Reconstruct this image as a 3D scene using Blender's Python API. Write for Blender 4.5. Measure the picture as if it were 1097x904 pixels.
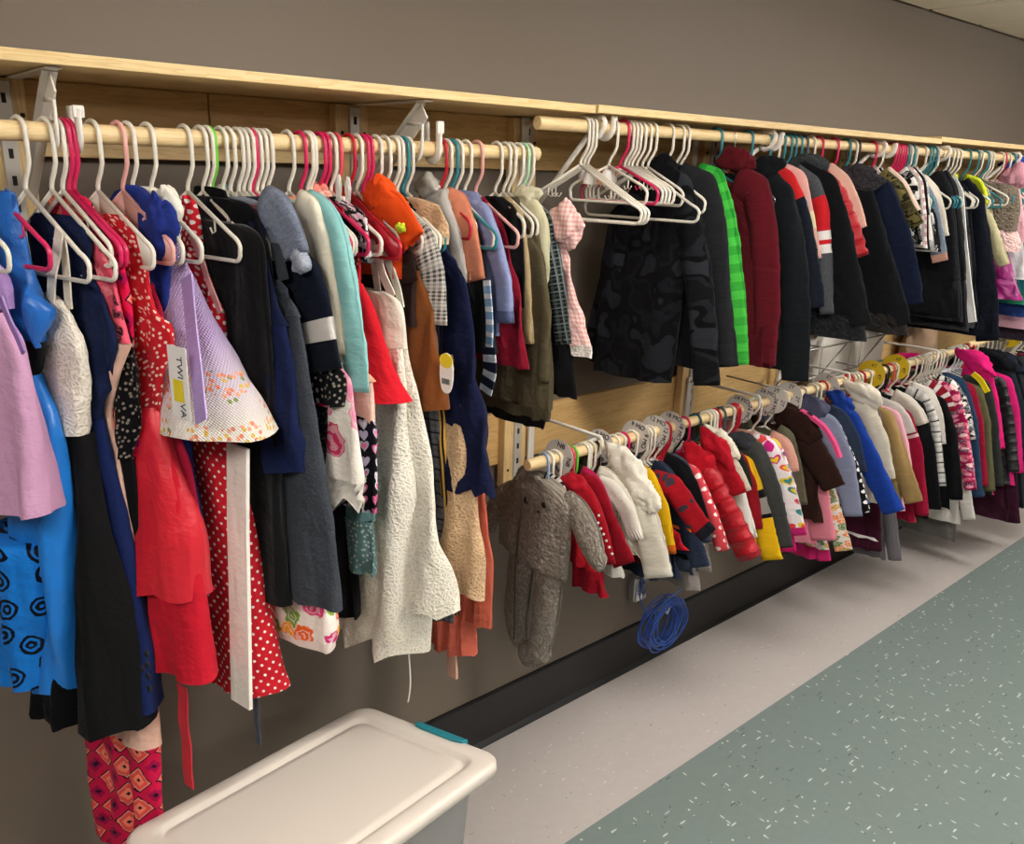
import bpy, math, random
from mathutils import Vector, Matrix, noise
D = bpy.data
S = bpy.context.scene
COL = S.collection
for o in list(D.objects): D.objects.remove(o)
PI = math.pi

# ---------------------------------------------------------------- camera
W, H, F = 1097.0, 904.0, 890.0
YAW, PITCH, ROLL = [math.radians(a) for a in (40.72, 17.23, 1.90)]
CAMP = Vector((0, 0, 2.0))
_f = Vector((math.sin(YAW)*math.cos(PITCH), math.cos(YAW)*math.cos(PITCH), -math.sin(PITCH)))
_r = Vector((math.cos(YAW), -math.sin(YAW), 0))
_u = _r.cross(_f)
CR = math.cos(ROLL)*_r + math.sin(ROLL)*_u
CU = -math.sin(ROLL)*_r + math.cos(ROLL)*_u
CF = _f
cd = D.cameras.new('camera'); cam = D.objects.new('camera', cd); COL.objects.link(cam)
cd.sensor_fit = 'HORIZONTAL'; cd.sensor_width = 36; cd.lens = F/W*36; cd.clip_start = .05
cam.matrix_world = Matrix.Translation(CAMP) @ Matrix((CR, CU, -CF)).transposed().to_4x4()
S.camera = cam

# ---------------------------------------------------------------- light and exposure
S.view_settings.view_transform = 'Standard'
S.view_settings.look = 'None'
S.view_settings.gamma = 1
S.view_settings.use_curve_mapping = False
S.view_settings.exposure = 1.1
wd = D.worlds.new('world'); S.world = wd; wd.use_nodes = True
wd.node_tree.nodes['Background'].inputs[0].default_value = (1, .95, .88, 1)
wd.node_tree.nodes['Background'].inputs[1].default_value = .12
CEIL = 2.728
WALLY = 1.956
LIGHTS = [(-.8, .05, 21), (1.35, .05, 28), (3.9, .05, 30), (6.6, .05, 16), (-.9, -2.9, 12), (1.8, -2.9, 16), (4.4, -2.9, 20)]

# ---------------------------------------------------------------- pixel helpers (turn a point of the photograph into a point of the place)
def ray(x, y): return CF*F + CR*(x - W/2) - CU*(y - H/2)
def proj(P):
    q = P - CAMP
    return W/2 + F*q.dot(CR)/q.dot(CF), H/2 - F*q.dot(CU)/q.dot(CF)
def onY(x, y, Y): d = ray(x, y); return CAMP + d*(Y/d.y)
def onZ(x, y, Z): d = ray(x, y); return CAMP + d*((Z - 2)/d.z)
RODS = {'L': (1.65, 2.027), 'R': (1.62, 2.10), 'B': (1.62, 1.20)}
def rod_x(rod, hx):
    Y, Z = RODS[rod]; lo, hi = -3., 14.
    for _ in range(50):
        m = (lo + hi)/2
        if proj(Vector((m, Y-.02, Z)))[0] < hx: lo = m
        else: hi = m
    return m

# ---------------------------------------------------------------- objects
def link(o, parent=None):
    COL.objects.link(o)
    if parent: o.parent = parent
    return o
def tag(o, label=None, cat=None, group=None, kind=None):
    if label: o['label'] = label
    if cat: o['category'] = cat
    if group: o['group'] = group
    if kind: o['kind'] = kind
    return o
def empty(name, loc=(0, 0, 0), rz=0.):
    o = D.objects.new(name, None); o.empty_display_size = .05
    o.location = loc; o.rotation_euler = (0, 0, rz); return link(o)
class MB:
    def __init__(s): s.v = []; s.f = []; s.uv = []; s.m = []
    def loft(s, rings, uvs=None, cap0=False, cap1=False, closed=True, mi=0):
        b = len(s.v); n = len(rings[0])
        for i, r in enumerate(rings):
            for j, p in enumerate(r):
                s.v.append(tuple(p))
        def uv(i, j):
            if uvs is None: return (j/n, i*.02)
            return uvs[i][j % n]
        for i in range(len(rings)-1):
            for j in range(n if closed else n-1):
                k = (j+1) % n
                s.f.append((b+i*n+j, b+i*n+k, b+(i+1)*n+k, b+(i+1)*n+j))
                u0 = uv(i, j); u1 = uv(i, k); u2 = uv(i+1, k); u3 = uv(i+1, j)
                s.uv += [u0, u1, u2, u3]; s.m.append(mi)
        for c, i in ((cap0, 0), (cap1, len(rings)-1)):
            if c:
                q = Vector((0, 0, 0))
                for p in rings[i]: q += Vector(p)
                q /= n; ci = len(s.v); s.v.append(tuple(q))
                for j in range(n):
                    k = (j+1) % n
                    t = (b+i*n+k, b+i*n+j, ci) if i == 0 else (b+i*n+j, b+i*n+k, ci)
                    s.f.append(t); s.uv += [uv(i, j), uv(i, k), uv(i, j)]; s.m.append(mi)
        return s
    def box(s, x0, x1, y0, y1, z0, z1, M=None, bev=0, mi=0):
        b = len(s.v)
        P = [Vector((x, y, z)) for z in (z0, z1) for y in (y0, y1) for x in (x0, x1)]
        if M: P = [M @ p for p in P]
        s.v += [tuple(p) for p in P]
        for q in ((0, 2, 3, 1), (4, 5, 7, 6), (0, 1, 5, 4), (2, 6, 7, 3), (0, 4, 6, 2), (1, 3, 7, 5)):
            s.f.append(tuple(b+i for i in q)); s.m.append(mi)
            s.uv += [(0, 0), (1, 0), (1, 1), (0, 1)]
        return s
    def tube(s, pts, r, n=8, cap=True, flat=None, mi=0):
        pts = [Vector(p) for p in pts]; rings = []; up = None
        L = 0
        for i, p in enumerate(pts):
            d = (pts[min(i+1, len(pts)-1)] - pts[max(i-1, 0)]).normalized()
            if up is None:
                up = Vector((0, 1, 0)) if abs(d.y) < .9 else Vector((0, 0, 1))
            a = d.cross(up).normalized(); b2 = a.cross(d).normalized(); up = b2
            ri = r[i] if isinstance(r, (list, tuple)) else r
            fb = flat or 1
            rings.append([p + a*ri*math.cos(2*PI*j/n) + b2*ri*fb*math.sin(2*PI*j/n) for j in range(n)])
        return s.loft(rings, cap0=cap, cap1=cap, mi=mi)
    def build(s, name, mats, parent=None, smooth=True, bevel=0):
        me = D.meshes.new(name); me.from_pydata(s.v, [], s.f)
        ul = me.uv_layers.new(name='UVMap')
        flat = [c for u in s.uv for c in u]
        ul.data.foreach_set('uv', flat)
        if not isinstance(mats, (list, tuple)): mats = [mats]
        for m in mats: me.materials.append(m)
        me.polygons.foreach_set('material_index', s.m)
        me.polygons.foreach_set('use_smooth', [smooth]*len(s.f))
        me.update()
        o = link(D.objects.new(name, me), parent)
        if bevel:
            b = o.modifiers.new('b', 'BEVEL'); b.width = bevel; b.segments = 2; b.limit_method = 'ANGLE'
        return o
def text_mesh(name, body, size, mat, parent, loc, rot, depth=.0006):
    c = D.curves.new('t', 'FONT'); c.body = body; c.size = size; c.extrude = depth
    c.align_x = 'CENTER'; c.align_y = 'CENTER'
    t = D.objects.new('t', c); COL.objects.link(t)
    dg = bpy.context.evaluated_depsgraph_get()
    me = D.meshes.new_from_object(t.evaluated_get(dg)); D.objects.remove(t)
    me.name = name; me.materials.clear(); me.materials.append(mat)
    o = link(D.objects.new(name, me), parent); o.location = loc; o.rotation_euler = rot
    return o

# ---------------------------------------------------------------- materials
def lin(h):
    if not isinstance(h, str): return tuple(h)+(1,)
    c = [int(h[i:i+2], 16)/255 for i in (0, 2, 4)]
    return tuple(x/12.92 if x <= .04045 else ((x+.055)/1.055)**2.4 for x in c)+(1,)
class NT:
    def __init__(s, name):
        s.m = D.materials.new(name); s.m.use_nodes = True; s.t = s.m.node_tree
        s.p = s.t.nodes['Principled BSDF']
    def n(s, ty, **k):
        o = s.t.nodes.new(ty)
        for a, b in k.items(): setattr(o, a, b)
        return o
    def l(s, a, b): s.t.links.new(a, b)
    def math(s, op, a, b=None, c=None):
        o = s.n('ShaderNodeMath', operation=op)
        for i, v in enumerate((a, b, c)):
            if v is None: continue
            if isinstance(v, (int, float)): o.inputs[i].default_value = v
            else: s.l(v, o.inputs[i])
        return o.outputs[0]
    def mix(s, f, a, b):
        o = s.n('ShaderNodeMix', data_type='RGBA')
        if isinstance(f, (int, float)): o.inputs[0].default_value = f
        else: s.l(f, o.inputs[0])
        for i, v in ((6, a), (7, b)):
            if isinstance(v, (str, tuple, list)): o.inputs[i].default_value = lin(v) if isinstance(v, str) else tuple(v)
            else: s.l(v, o.inputs[i])
        return o.outputs[2]
    def uv(s, sx=1, sy=None, rot=0, obj=False):
        tc = s.n('ShaderNodeTexCoord'); mp = s.n('ShaderNodeMapping')
        s.l(tc.outputs['Object' if obj else 'UV'], mp.inputs[0])
        sy = sy or sx
        mp.inputs['Scale'].default_value = (sx, sy, sx if obj else 1); mp.inputs['Rotation'].default_value = (0, 0, rot)
        return mp.outputs[0]
    def noise(s, vec, sc, det=2, rough=.5):
        o = s.n('ShaderNodeTexNoise'); o.inputs['Scale'].default_value = sc; o.inputs['Detail'].default_value = det
        o.inputs['Roughness'].default_value = rough; s.l(vec, o.inputs['Vector']); return o
    def vor(s, vec, sc, rnd=1, feat='F1', dim='2D'):
        o = s.n('ShaderNodeTexVoronoi', feature=feat, voronoi_dimensions=dim)
        o.inputs['Scale'].default_value = sc; o.inputs['Randomness'].default_value = rnd; s.l(vec, o.inputs['Vector']); return o
    def ramp(s, fac, stops, const=True):
        o = s.n('ShaderNodeValToRGB'); cr = o.color_ramp; cr.interpolation = 'CONSTANT' if const else 'LINEAR'
        while len(cr.elements) < len(stops): cr.elements.new(.5)
        for e, (p, c) in zip(cr.elements, stops): e.position = p; e.color = lin(c)
        s.l(fac, o.inputs[0]); return o.outputs[0]
    def bump(s, h, st=.3, dist=.002):
        o = s.n('ShaderNodeBump'); o.inputs['Strength'].default_value = st; o.inputs['Distance'].default_value = dist
        s.l(h, o.inputs['Height']); s.l(o.outputs[0], s.p.inputs['Normal'])
    def base(s, c):
        if isinstance(c, (str, tuple, list)): s.p.inputs['Base Color'].default_value = lin(c) if isinstance(c, str) else tuple(c)
        else: s.l(c, s.p.inputs['Base Color'])
    def set(s, **k):
        for a, b in k.items(): s.p.inputs[a.replace('_', ' ')].default_value = b
        return s
_MC = {}
def plastic(h, rough=.35, **k):
    key = ('pl', h, rough)
    if key not in _MC:
        t = NT('plastic'); t.base(h); t.set(Roughness=rough, **k); _MC[key] = t.m
    return _MC[key]
def cloth(spec):
    """'kind:colour:colour...' -> a woven, printed or knitted material, patterned in metres of cloth"""
    if spec in _MC: return _MC[spec]
    a = spec.split(':'); k = a[0]; c = a[1:]
    t = NT('cloth_'+k); t.set(Roughness=.92); t.p.inputs['Specular IOR Level'].default_value = .08
    if 'Sheen Weight' in t.p.inputs:
        t.p.inputs['Sheen Weight'].default_value = .03; t.p.inputs['Sheen Roughness'].default_value = .5
    uv = t.uv(1); m = NT
    sep = t.n('ShaderNodeSeparateXYZ'); t.l(uv, sep.inputs[0]); U, V = sep.outputs[0], sep.outputs[1]
    big = t.noise(uv, 14, 3).outputs[0]; hbump = None; col = None; st = .9; dist = .006
    wv = t.noise(uv, 700, 1).outputs[0]
    if k == 'c': col = t.mix(.06, c[0], '808080') if 0 else c[0]
    elif k == 'satin':
        col = c[0]; t.set(Roughness=.32); t.p.inputs['Specular IOR Level'].default_value = .5; st = .5
    elif k == 'velvet':
        col = c[0]; t.p.inputs['Sheen Weight'].default_value = .15
    elif k == 'knit':
        col = c[0]; w = t.n('ShaderNodeTexWave'); w.inputs['Scale'].default_value = 80; t.l(uv, w.inputs[0]); hbump = w.outputs[1]; st = .5
    elif k == 'fur':
        n1 = t.noise(uv, 70, 5, .7); n2 = t.vor(uv, 90); col = t.ramp(n1.outputs[0], [(.25, c[0]), (.7, c[1])], False)
        hbump = t.math('ADD', n1.outputs[0], n2.outputs[0]); st = 1; dist = .006
    elif k == 'puff':
        col = c[0]; t.set(Roughness=.45); t.p.inputs['Specular IOR Level'].default_value = .4
        w = t.math('ABSOLUTE', t.math('SINE', t.math('MULTIPLY', V, PI/.045))); hbump = t.math('POWER', w, .5); st = .8; dist = .012
    elif k == 'denim':
        n1 = t.noise(uv, 260, 4, .7); col = t.ramp(n1.outputs[0], [(.3, c[0]), (.7, c[1])], False)
    elif k == 'lace':
        mp = t.noise(uv, 60, 2).outputs[1]; ad = t.n('ShaderNodeVectorMath', operation='MULTIPLY_ADD')
        t.l(mp, ad.inputs[0]); ad.inputs[1].default_value = (.02, .02, 0); t.l(uv, ad.inputs[2])
        v = t.vor(ad.outputs[0], 95, 1, 'DISTANCE_TO_EDGE'); f = t.math('MULTIPLY', t.math('GREATER_THAN', v.outputs[0], .14), .55)
        col = t.mix(f, c[0], c[1]); hbump = v.outputs[0]; st = .7
    elif k == 'dots':
        per = float(c[2]) if len(c) > 2 else .02; rad = float(c[3]) if len(c) > 3 else .3
        v = t.vor(t.uv(1/per, rot=.785), 1, float(c[4]) if len(c) > 4 else 0); f = t.math('LESS_THAN', v.outputs['Distance'], rad); col = t.mix(f, c[0], c[1])
    elif k == 'ging':
        per = float(c[2]) if len(c) > 2 else .012
        fu = t.math('LESS_THAN', t.math('FRACT', t.math('DIVIDE', U, per)), .5); fv = t.math('LESS_THAN', t.math('FRACT', t.math('DIVIDE', V, per)), .5)
        col = t.mix(t.math('MULTIPLY', t.math('ADD', fu, fv), .5), c[0], c[1])
    elif k == 'plaid':
        per = float(c[2]) if len(c) > 2 else .04
        fu = t.math('LESS_THAN', t.math('FRACT', t.math('DIVIDE', U, per)), .12); fv = t.math('LESS_THAN', t.math('FRACT', t.math('DIVIDE', V, per)), .12)
        gu = t.math('LESS_THAN', t.math('FRACT', t.math('DIVIDE', U, per/2)), .5); gv = t.math('LESS_THAN', t.math('FRACT', t.math('DIVIDE', V, per/2)), .5)
        base = t.mix(t.math('MULTIPLY', t.math('ADD', gu, gv), .22), c[0], c[1]); col = t.mix(t.math('MAXIMUM', fu, fv), base, c[1])
    elif k in ('vst', 'hst'):
        per = float(c[2]) if len(c) > 2 else .03; du = float(c[3]) if len(c) > 3 else .5
        f = t.math('LESS_THAN', t.math('FRACT', t.math('DIVIDE', U if k == 'vst' else V, per)), du); col = t.mix(f, c[0], c[1])
    elif k in ('floral', 'roses'):
        sc = float(c[-1]); cols = c[1:-1]
        mp = t.noise(uv, sc*2.2, 3).outputs[1]; ad = t.n('ShaderNodeVectorMath', operation='MULTIPLY_ADD')
        t.l(mp, ad.inputs[0]); ad.inputs[1].default_value = (.9/sc, .9/sc, 0); t.l(uv, ad.inputs[2])
        v = t.vor(ad.outputs[0], sc, .9); cs = t.n('ShaderNodeSeparateColor'); t.l(v.outputs['Color'], cs.inputs[0])
        pal = t.ramp(cs.outputs[0], [(i/len(cols), x) for i, x in enumerate(cols)])
        ring = t.math('SINE', t.math('MULTIPLY', v.outputs['Distance'], 30)); pal2 = t.mix(t.math('MULTIPLY', t.math('GREATER_THAN', ring, .3), .35), pal, 'ffffff' if k == 'floral' else c[0])
        f = t.math('LESS_THAN', v.outputs['Distance'], .46 if k == 'floral' else .33); col = t.mix(f, c[0], pal2)
    elif k == 'camo':
        sc = float(c[-1]); n1 = t.noise(uv, sc, 1.5, .6); q = c[:-1]
        col = t.ramp(n1.outputs[0], [(0, q[0])]+[(.38+.24*(i+1)/len(q), x) for i, x in enumerate(q[1:])])
    elif k == 'hearts':
        sc = float(c[-1]); cols = c[1:-1]; v = t.vor(t.uv(sc), 1, .45)
        df = t.n('ShaderNodeVectorMath', operation='SUBTRACT'); t.l(t.uv(sc), df.inputs[0]); t.l(v.outputs['Position'], df.inputs[1])
        s2 = t.n('ShaderNodeSeparateXYZ'); t.l(df.outputs[0], s2.inputs[0])
        ax = t.math('ABSOLUTE', s2.outputs[0]); y = t.math('SUBTRACT', s2.outputs[1], t.math('MULTIPLY', t.math('SQRT', ax), .55))
        y = t.math('ADD', y, .12)
        rr = t.math('SQRT', t.math('ADD', t.math('MULTIPLY', ax, ax), t.math('MULTIPLY', y, y)))
        cs = t.n('ShaderNodeSeparateColor'); t.l(v.outputs['Color'], cs.inputs[0])
        p1 = t.ramp(cs.outputs[0], [(i/len(cols), x) for i, x in enumerate(cols)]); p2 = t.ramp(cs.outputs[1], [(i/len(cols), x) for i, x in enumerate(cols[::-1])])
        col = t.mix(t.math('LESS_THAN', rr, .33), c[0], p1); col = t.mix(t.math('LESS_THAN', rr, .2), col, p2)
    elif k == 'bead':
        v = t.vor(uv, 95, 1); cs = t.n('ShaderNodeSeparateColor'); t.l(v.outputs['Color'], cs.inputs[0])
        f = t.math('MULTIPLY', t.math('LESS_THAN', v.outputs['Distance'], .27), t.math('GREATER_THAN', cs.outputs[0], .35)); col = t.mix(f, c[0], c[1])
        rr = t.math('SUBTRACT', .9, t.math('MULTIPLY', f, .6)); t.l(rr, t.p.inputs['Roughness']); hbump = f; st = .6
    elif k == 'hound':
        per = .008
        fu = t.math('LESS_THAN', t.math('FRACT', t.math('DIVIDE', U, per)), .5); fv = t.math('LESS_THAN', t.math('FRACT', t.math('DIVIDE', V, per)), .5)
        big2 = t.math('LESS_THAN', t.math('FRACT', t.math('DIVIDE', V, .04)), .35)
        col = t.mix(t.math('MULTIPLY', t.math('ADD', fu, fv), .45), c[0], c[1]); col = t.mix(t.math('MULTIPLY', big2, .4), col, c[0])
    elif k == 'diamond':
        q = t.uv(1/.075, rot=0); s2 = t.n('ShaderNodeSeparateXYZ'); t.l(q, s2.inputs[0])
        nz = t.math('MULTIPLY', t.noise(uv, 30, 3).outputs[0], .25)
        fx = t.math('ABSOLUTE', t.math('SUBTRACT', t.math('FRACT', t.math('ADD', s2.outputs[0], nz)), .5)); fy = t.math('ABSOLUTE', t.math('SUBTRACT', t.math('FRACT', t.math('ADD', s2.outputs[1], nz)), .5))
        d = t.math('ADD', fx, fy)
        col = t.ramp(d, [(0, '2a1028'), (.07, 'ff8a70'), (.22, 'f0584e'), (.36, 'f49080'), (.42, '2a0c20'), (.47, 'd01848'), (.75, 'a01048'), (.9, '30102c')])
    elif k == 'rosevine':
        v = t.vor(uv, 16, .7); ad = t.noise(uv, 40, 2)
        d = t.math('ADD', v.outputs['Distance'], t.math('MULTIPLY', ad.outputs[0], .25)); ring = t.math('GREATER_THAN', t.math('SINE', t.math('MULTIPLY', d, 34)), -.2)
        f = t.math('MULTIPLY', ring, t.math('LESS_THAN', d, .5)); col = t.mix(f, c[0], c[1]); t.set(Roughness=.35)
    elif k == 'hemflor':      # lilac that turns into white with orange blossom lower down
        sep2 = t.math('MULTIPLY', V, -1.); lo, hi = float(c[0]), float(c[1])
        g = t.n('ShaderNodeMapRange'); t.l(sep2, g.inputs[0]); g.inputs[1].default_value = lo; g.inputs[2].default_value = hi
        v = t.vor(uv, 85, 1); n1 = t.noise(uv, 16, 2)
        band = t.math('LESS_THAN', t.math('ABSOLUTE', t.math('SUBTRACT', g.outputs[0], .75)), .38)
        f = t.math('MULTIPLY', band, t.math('LESS_THAN', v.outputs['Distance'], .33)); f = t.math('MULTIPLY', f, t.math('GREATER_THAN', n1.outputs[0], .48))
        cs = t.n('ShaderNodeSeparateColor'); t.l(v.outputs['Color'], cs.inputs[0]); pal = t.ramp(cs.outputs[0], [(0, 'f09070'), (.4, 'f4b090'), (.7, 'e8c060'), (.9, '90a060')])
        col = t.mix(f, t.mix(g.outputs[0], 'b9a0cc', 'efe6dc'), pal)
        w = t.vor(t.uv(220, rot=.785), 1, 0); hbump = w.outputs['Distance']
    t.base(col if col is not None else c[0])
    fold = t.noise(t.uv(20, 3.5), 1, 2, .5).outputs[0]; cr = t.noise(t.uv(22, 30, .5), 1, 3, .6).outputs[0]
    h = t.math('ADD', t.math('MULTIPLY', big, .8), t.math('MULTIPLY', wv, .10))
    h = t.math('ADD', h, t.math('ADD', t.math('MULTIPLY', fold, 2.4), t.math('MULTIPLY', cr, 1.2)))
    if hbump is not None: h = t.math('ADD', h, hbump)
    t.bump(h, st*(.6 if k == 'velvet' else 1), dist)
    _MC[spec] = t.m
    return t.m

# ---------------------------------------------------------------- room materials
def wall_mat(h):
    t = NT('wall_paint'); uv = t.uv(1, obj=True); n = t.noise(uv, 260, 3); n2 = t.noise(uv, 2.5, 2)
    a = lin(h); b = tuple(x*.93 for x in a[:3])+(1,)
    t.base(t.mix(n2.outputs[0], a, b)); t.bump(n.outputs[0], .25, .001); t.set(Roughness=.6); return t.m
def wood_mat(h1='e9cd97', h2='c99f5e', sc=1., ax=0):
    t = NT('pine_wood'); tc = t.n('ShaderNodeTexCoord'); mp = t.n('ShaderNodeMapping'); t.l(tc.outputs['Object'], mp.inputs[0])
    s = [18*sc]*3; s[ax] = 1.3*sc; mp.inputs['Scale'].default_value = s
    n = t.noise(mp.outputs[0], 1.6, 4, .6); w = t.math('FRACT', t.math('MULTIPLY', n.outputs[0], 9)); w = t.math('POWER', w, 2.2)
    k = t.vor(t.uv(1, obj=True), 3.2, 1, 'F1', '3D'); kn = t.math('LESS_THAN', k.outputs['Distance'], .055)
    fine = t.noise(mp.outputs[0], 9, 3)
    c = t.mix(t.math('MULTIPLY', w, .55), h1, h2); c = t.mix(t.math('MULTIPLY', fine.outputs[0], .2), c, 'b98c4e'); c = t.mix(t.math('MULTIPLY', kn, .6), c, '7a4a24')
    t.base(c); t.set(Roughness=.55); t.bump(w, .12, .001); return t.m
def vct(name, base, d1, d2, flecks, sc=1):
    t = NT(name); tc = t.n('ShaderNodeTexCoord')
    cell = t.n('ShaderNodeVectorMath', operation='SCALE'); cell.inputs[3].default_value = 1/.3048; t.l(tc.outputs['Object'], cell.inputs[0])
    fl = t.n('ShaderNodeVectorMath', operation='FLOOR'); t.l(cell.outputs[0], fl.inputs[0])
    wn = t.n('ShaderNodeTexWhiteNoise'); wn.noise_dimensions = '3D'; t.l(fl.outputs[0], wn.inputs[0])
    fac = t.math('GREATER_THAN', wn.outputs[0], .5)
    def streak(sx, sy, off):
        mp = t.n('ShaderNodeMapping'); mp.inputs['Scale'].default_value = (sx, sy, 0); mp.inputs['Location'].default_value = (off, off, 0); mp.inputs['Rotation'].default_value = (0, 0, .25)
        t.l(tc.outputs['Object'], mp.inputs[0]); v = t.vor(mp.outputs[0], 1, 1); cs = t.n('ShaderNodeSeparateColor'); t.l(v.outputs['Color'], cs.inputs[0])
        return t.math('MULTIPLY', t.math('LESS_THAN', v.outputs['Distance'], .16), t.math('GREATER_THAN', cs.outputs[0], 1-flecks)), cs.outputs[1]
    n = t.noise(t.uv(1, obj=True), 30, 4, .7); col = t.mix(n.outputs[0], base, d1)
    a1, c1 = streak(14*sc, 70*sc, 0); a2, c2 = streak(75*sc, 20*sc, 5.3); a3, c3 = streak(45*sc, 50*sc, 2.1)
    f = t.math('MAXIMUM', t.math('MAXIMUM', a1, a2), a3)
    pal = t.ramp(c1, [(0, 'e4e6e0'), (.45, 'c3cac4'), (.65, d2), (.85, '55605c')]); col = t.mix(t.math('MULTIPLY', f, .6), col, pal)
    t.base(col); t.set(Roughness=.16); t.p.inputs['Specular IOR Level'].default_value = .35
    t.bump(t.noise(t.uv(1, obj=True), 8, 2).outputs[0], .06, .002); return t.m
def tile_mat():
    t = NT('ceiling_tile'); uv = t.uv(1, obj=True); n = t.noise(uv, 120, 3, .7); v = t.vor(uv, 160, 1, 'F1', '3D')
    f = t.math('LESS_THAN', v.outputs['Distance'], .16); t.base(t.mix(t.math('MULTIPLY', f, .35), 'f2efe8', 'a8a49c')); t.bump(n.outputs[0], .5, .003); t.set(Roughness=.95); return t.m
M_WALL = wall_mat('73675a'); M_WOOD = wood_mat(); M_WOODV = wood_mat(ax=2); M_BOARD = wood_mat('dcb87c', 'b88a4c', .8)
M_ROD = wood_mat('ecd3a2', 'd5b074', 1.4)
M_WHITE = plastic('e6e0d6', .4); M_METAL = plastic('c9c5bd', .35, Metallic=.25); M_STEEL = plastic('b9bcc0', .2, Metallic=.9)
M_DARKHOLE = plastic('1c1814', .8)

# ---------------------------------------------------------------- room shell
XL0, XL1, YF = -3.2, 10.5, -4.6
def structure(mb, name, mat, **k):
    o = mb.build(name, mat, None, smooth=False, **k); tag(o, kind='structure'); return o
STRIPE = 1.435
fl = MB(); fl.box(XL0, XL1, YF, STRIPE, -.05, 0); structure(fl, 'floor', vct('green_floor_tile', '7e8a86', '74807c', '454f4c', .09, .85))
fs = MB(); fs.box(XL0, XL1, STRIPE, WALLY, -.05, 0); structure(fs, 'floor_border', vct('pale_floor_tile', 'c0b8b3', 'b5aca7', '8f8681', .03, 1.3))
structure(MB().box(XL0, XL1, WALLY, WALLY+.1, 0, CEIL+.05), 'wall_back', M_WALL)
structure(MB().box(XL0, XL1, YF-.1, YF, 0, CEIL+.05), 'wall_front', M_WALL)
structure(MB().box(XL0-.1, XL0, YF, WALLY, 0, CEIL+.05), 'wall_left', M_WALL)
structure(MB().box(XL1, XL1+.1, YF, WALLY, 0, CEIL+.05), 'wall_right', M_WALL)
structure(MB().box(XL0, XL1, YF, WALLY, CEIL+.03, CEIL+.09), 'ceiling', tile_mat())
# dropped tiles: each tile face bulges a little below its grid
TS = .532; tm = MB(); x0 = 2.025*2 - 8*TS*1.0
bx = x0 - 12*TS
gx = []
while bx < XL1:
    if bx > XL0: gx.append(bx)
    bx += TS
gy = [WALLY - i*TS*2 for i in range(0, 7)]
lamp_cells = []
for i in range(len(gx)-1):
    for j in range(len(gy)-1):
        a, b, c, d = gx[i]+.006, gx[i+1]-.006, gy[j+1]+.006, gy[j]-.006
        if (a+b)/2 < XL0+.2: continue
        tm.box(a+.012, b-.012, c+.012, d-.012, CEIL-.012, CEIL+.03)
        tm.box(a-.006, a+.004, c, d, CEIL, CEIL+.031)
o = structure(tm, 'ceiling_tiles', D.materials['ceiling_tile'], bevel=.006); o['kind'] = 'structure'
bb = MB()
prof = [(0, .205), (-.006, .204), (-.009, .195), (-.009, .02), (-.02, .004), (-.022, 0), (0, 0)]
bb.loft([[(x, WALLY+y, z) for y, z in prof] for x in (XL0, XL1)])
tb = NT('vinyl_base'); tb.base('0d0c0c'); tb.set(Roughness=.4); tag(bb.build('baseboard_back', tb.m, smooth=False), kind='structure')
# backboards and studs screwed to the wall
tag(MB().box(-1.9, .7485, WALLY-.02, WALLY, 1.985, 2.128).build('trim_20', M_BOARD, smooth=False, bevel=.002), kind='structure')
tag(MB().box(.752, 1.615, WALLY-.02, WALLY, 1.985, 2.128).build('trim_1', M_BOARD, smooth=False, bevel=.002), kind='structure')
tag(MB().box(1.617, 6.6, WALLY-.02, WALLY, 1.985, 2.128).build('trim_2', M_BOARD, smooth=False, bevel=.002), kind='structure')
tag(MB().box(1.30, 6.6, WALLY-.02, WALLY, 1.075, 1.245).build('trim_3', M_BOARD, smooth=False, bevel=.002), kind='structure')
tag(MB().box(-1.9, 1.5, WALLY-.034, WALLY-.02, 1.985, 2.032).build('trim_4', M_WOOD, smooth=False, bevel=.002), kind='structure')
studs = [.34, 1.09, 1.655, 2.53, 3.45, 4.4, 5.35, 6.2]
n = 5
for i, x in enumerate(studs):
    zb = 1.0 if i != 1 else 1.80
    m = MB().box(x-.045, x+.045, WALLY-.052, WALLY-.02, zb, 2.126)
    tag(m.build('trim_%d' % n, M_WOODV, smooth=False, bevel=.003), kind='structure'); n += 1
# metal standards on the studs, with their slots and screws
for i, x in enumerate(studs):
    r = empty('shelf_standard', (x+.005, WALLY-.052, 1.0 if i != 1 else 1.80))
    h = 1.12 if i != 1 else .32
    MB().box(-.014, .014, -.008, 0, .01, h).build('channel', M_METAL, r, smooth=False, bevel=.002)
    sl = MB(); z = .03
    while z < h-.02: sl.box(-.004, .004, -.0088, -.0078, z, z+.018); z += .05
    sl.build('slot_row', M_DARKHOLE, r, smooth=False)
    for z in (.06, h-.06):
        for dx in (-.032, .030): MB().box(dx-.004, dx+.004, -.001, .003, z-.004, z+.004).build('screw', M_DARKHOLE, r, smooth=False)
    nm = ['leftmost', 'second', 'third', 'fourth', 'fifth', 'sixth', 'seventh', 'eighth'][i]
    tag(r, 'white slotted metal shelf standard on the %s wooden wall stud from the left' % nm, 'shelf standard', 'slotted standards on the wall studs')
SC = []
# ---------------------------------------------------------------- shelf
def shelf(x0, x1, z, y, lab):
    o = MB().box(x0, x1, y, WALLY-.001, z, z+.019).build('shelf_board', M_WOOD, None, smooth=False, bevel=.0015)
    tag(o, lab, 'shelf', 'pine shelf boards above the rods')
shelf(-1.9, 1.598, 2.129, 1.572, 'long pine shelf board over the upper left rod of dresses')
shelf(1.602, 3.56, 2.131, 1.566, 'middle pine shelf board over the empty hangers and dark jackets')
shelf(3.563, 6.6, 2.140, 1.572, 'farthest pine shelf board at the right over the fur vest')

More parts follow.
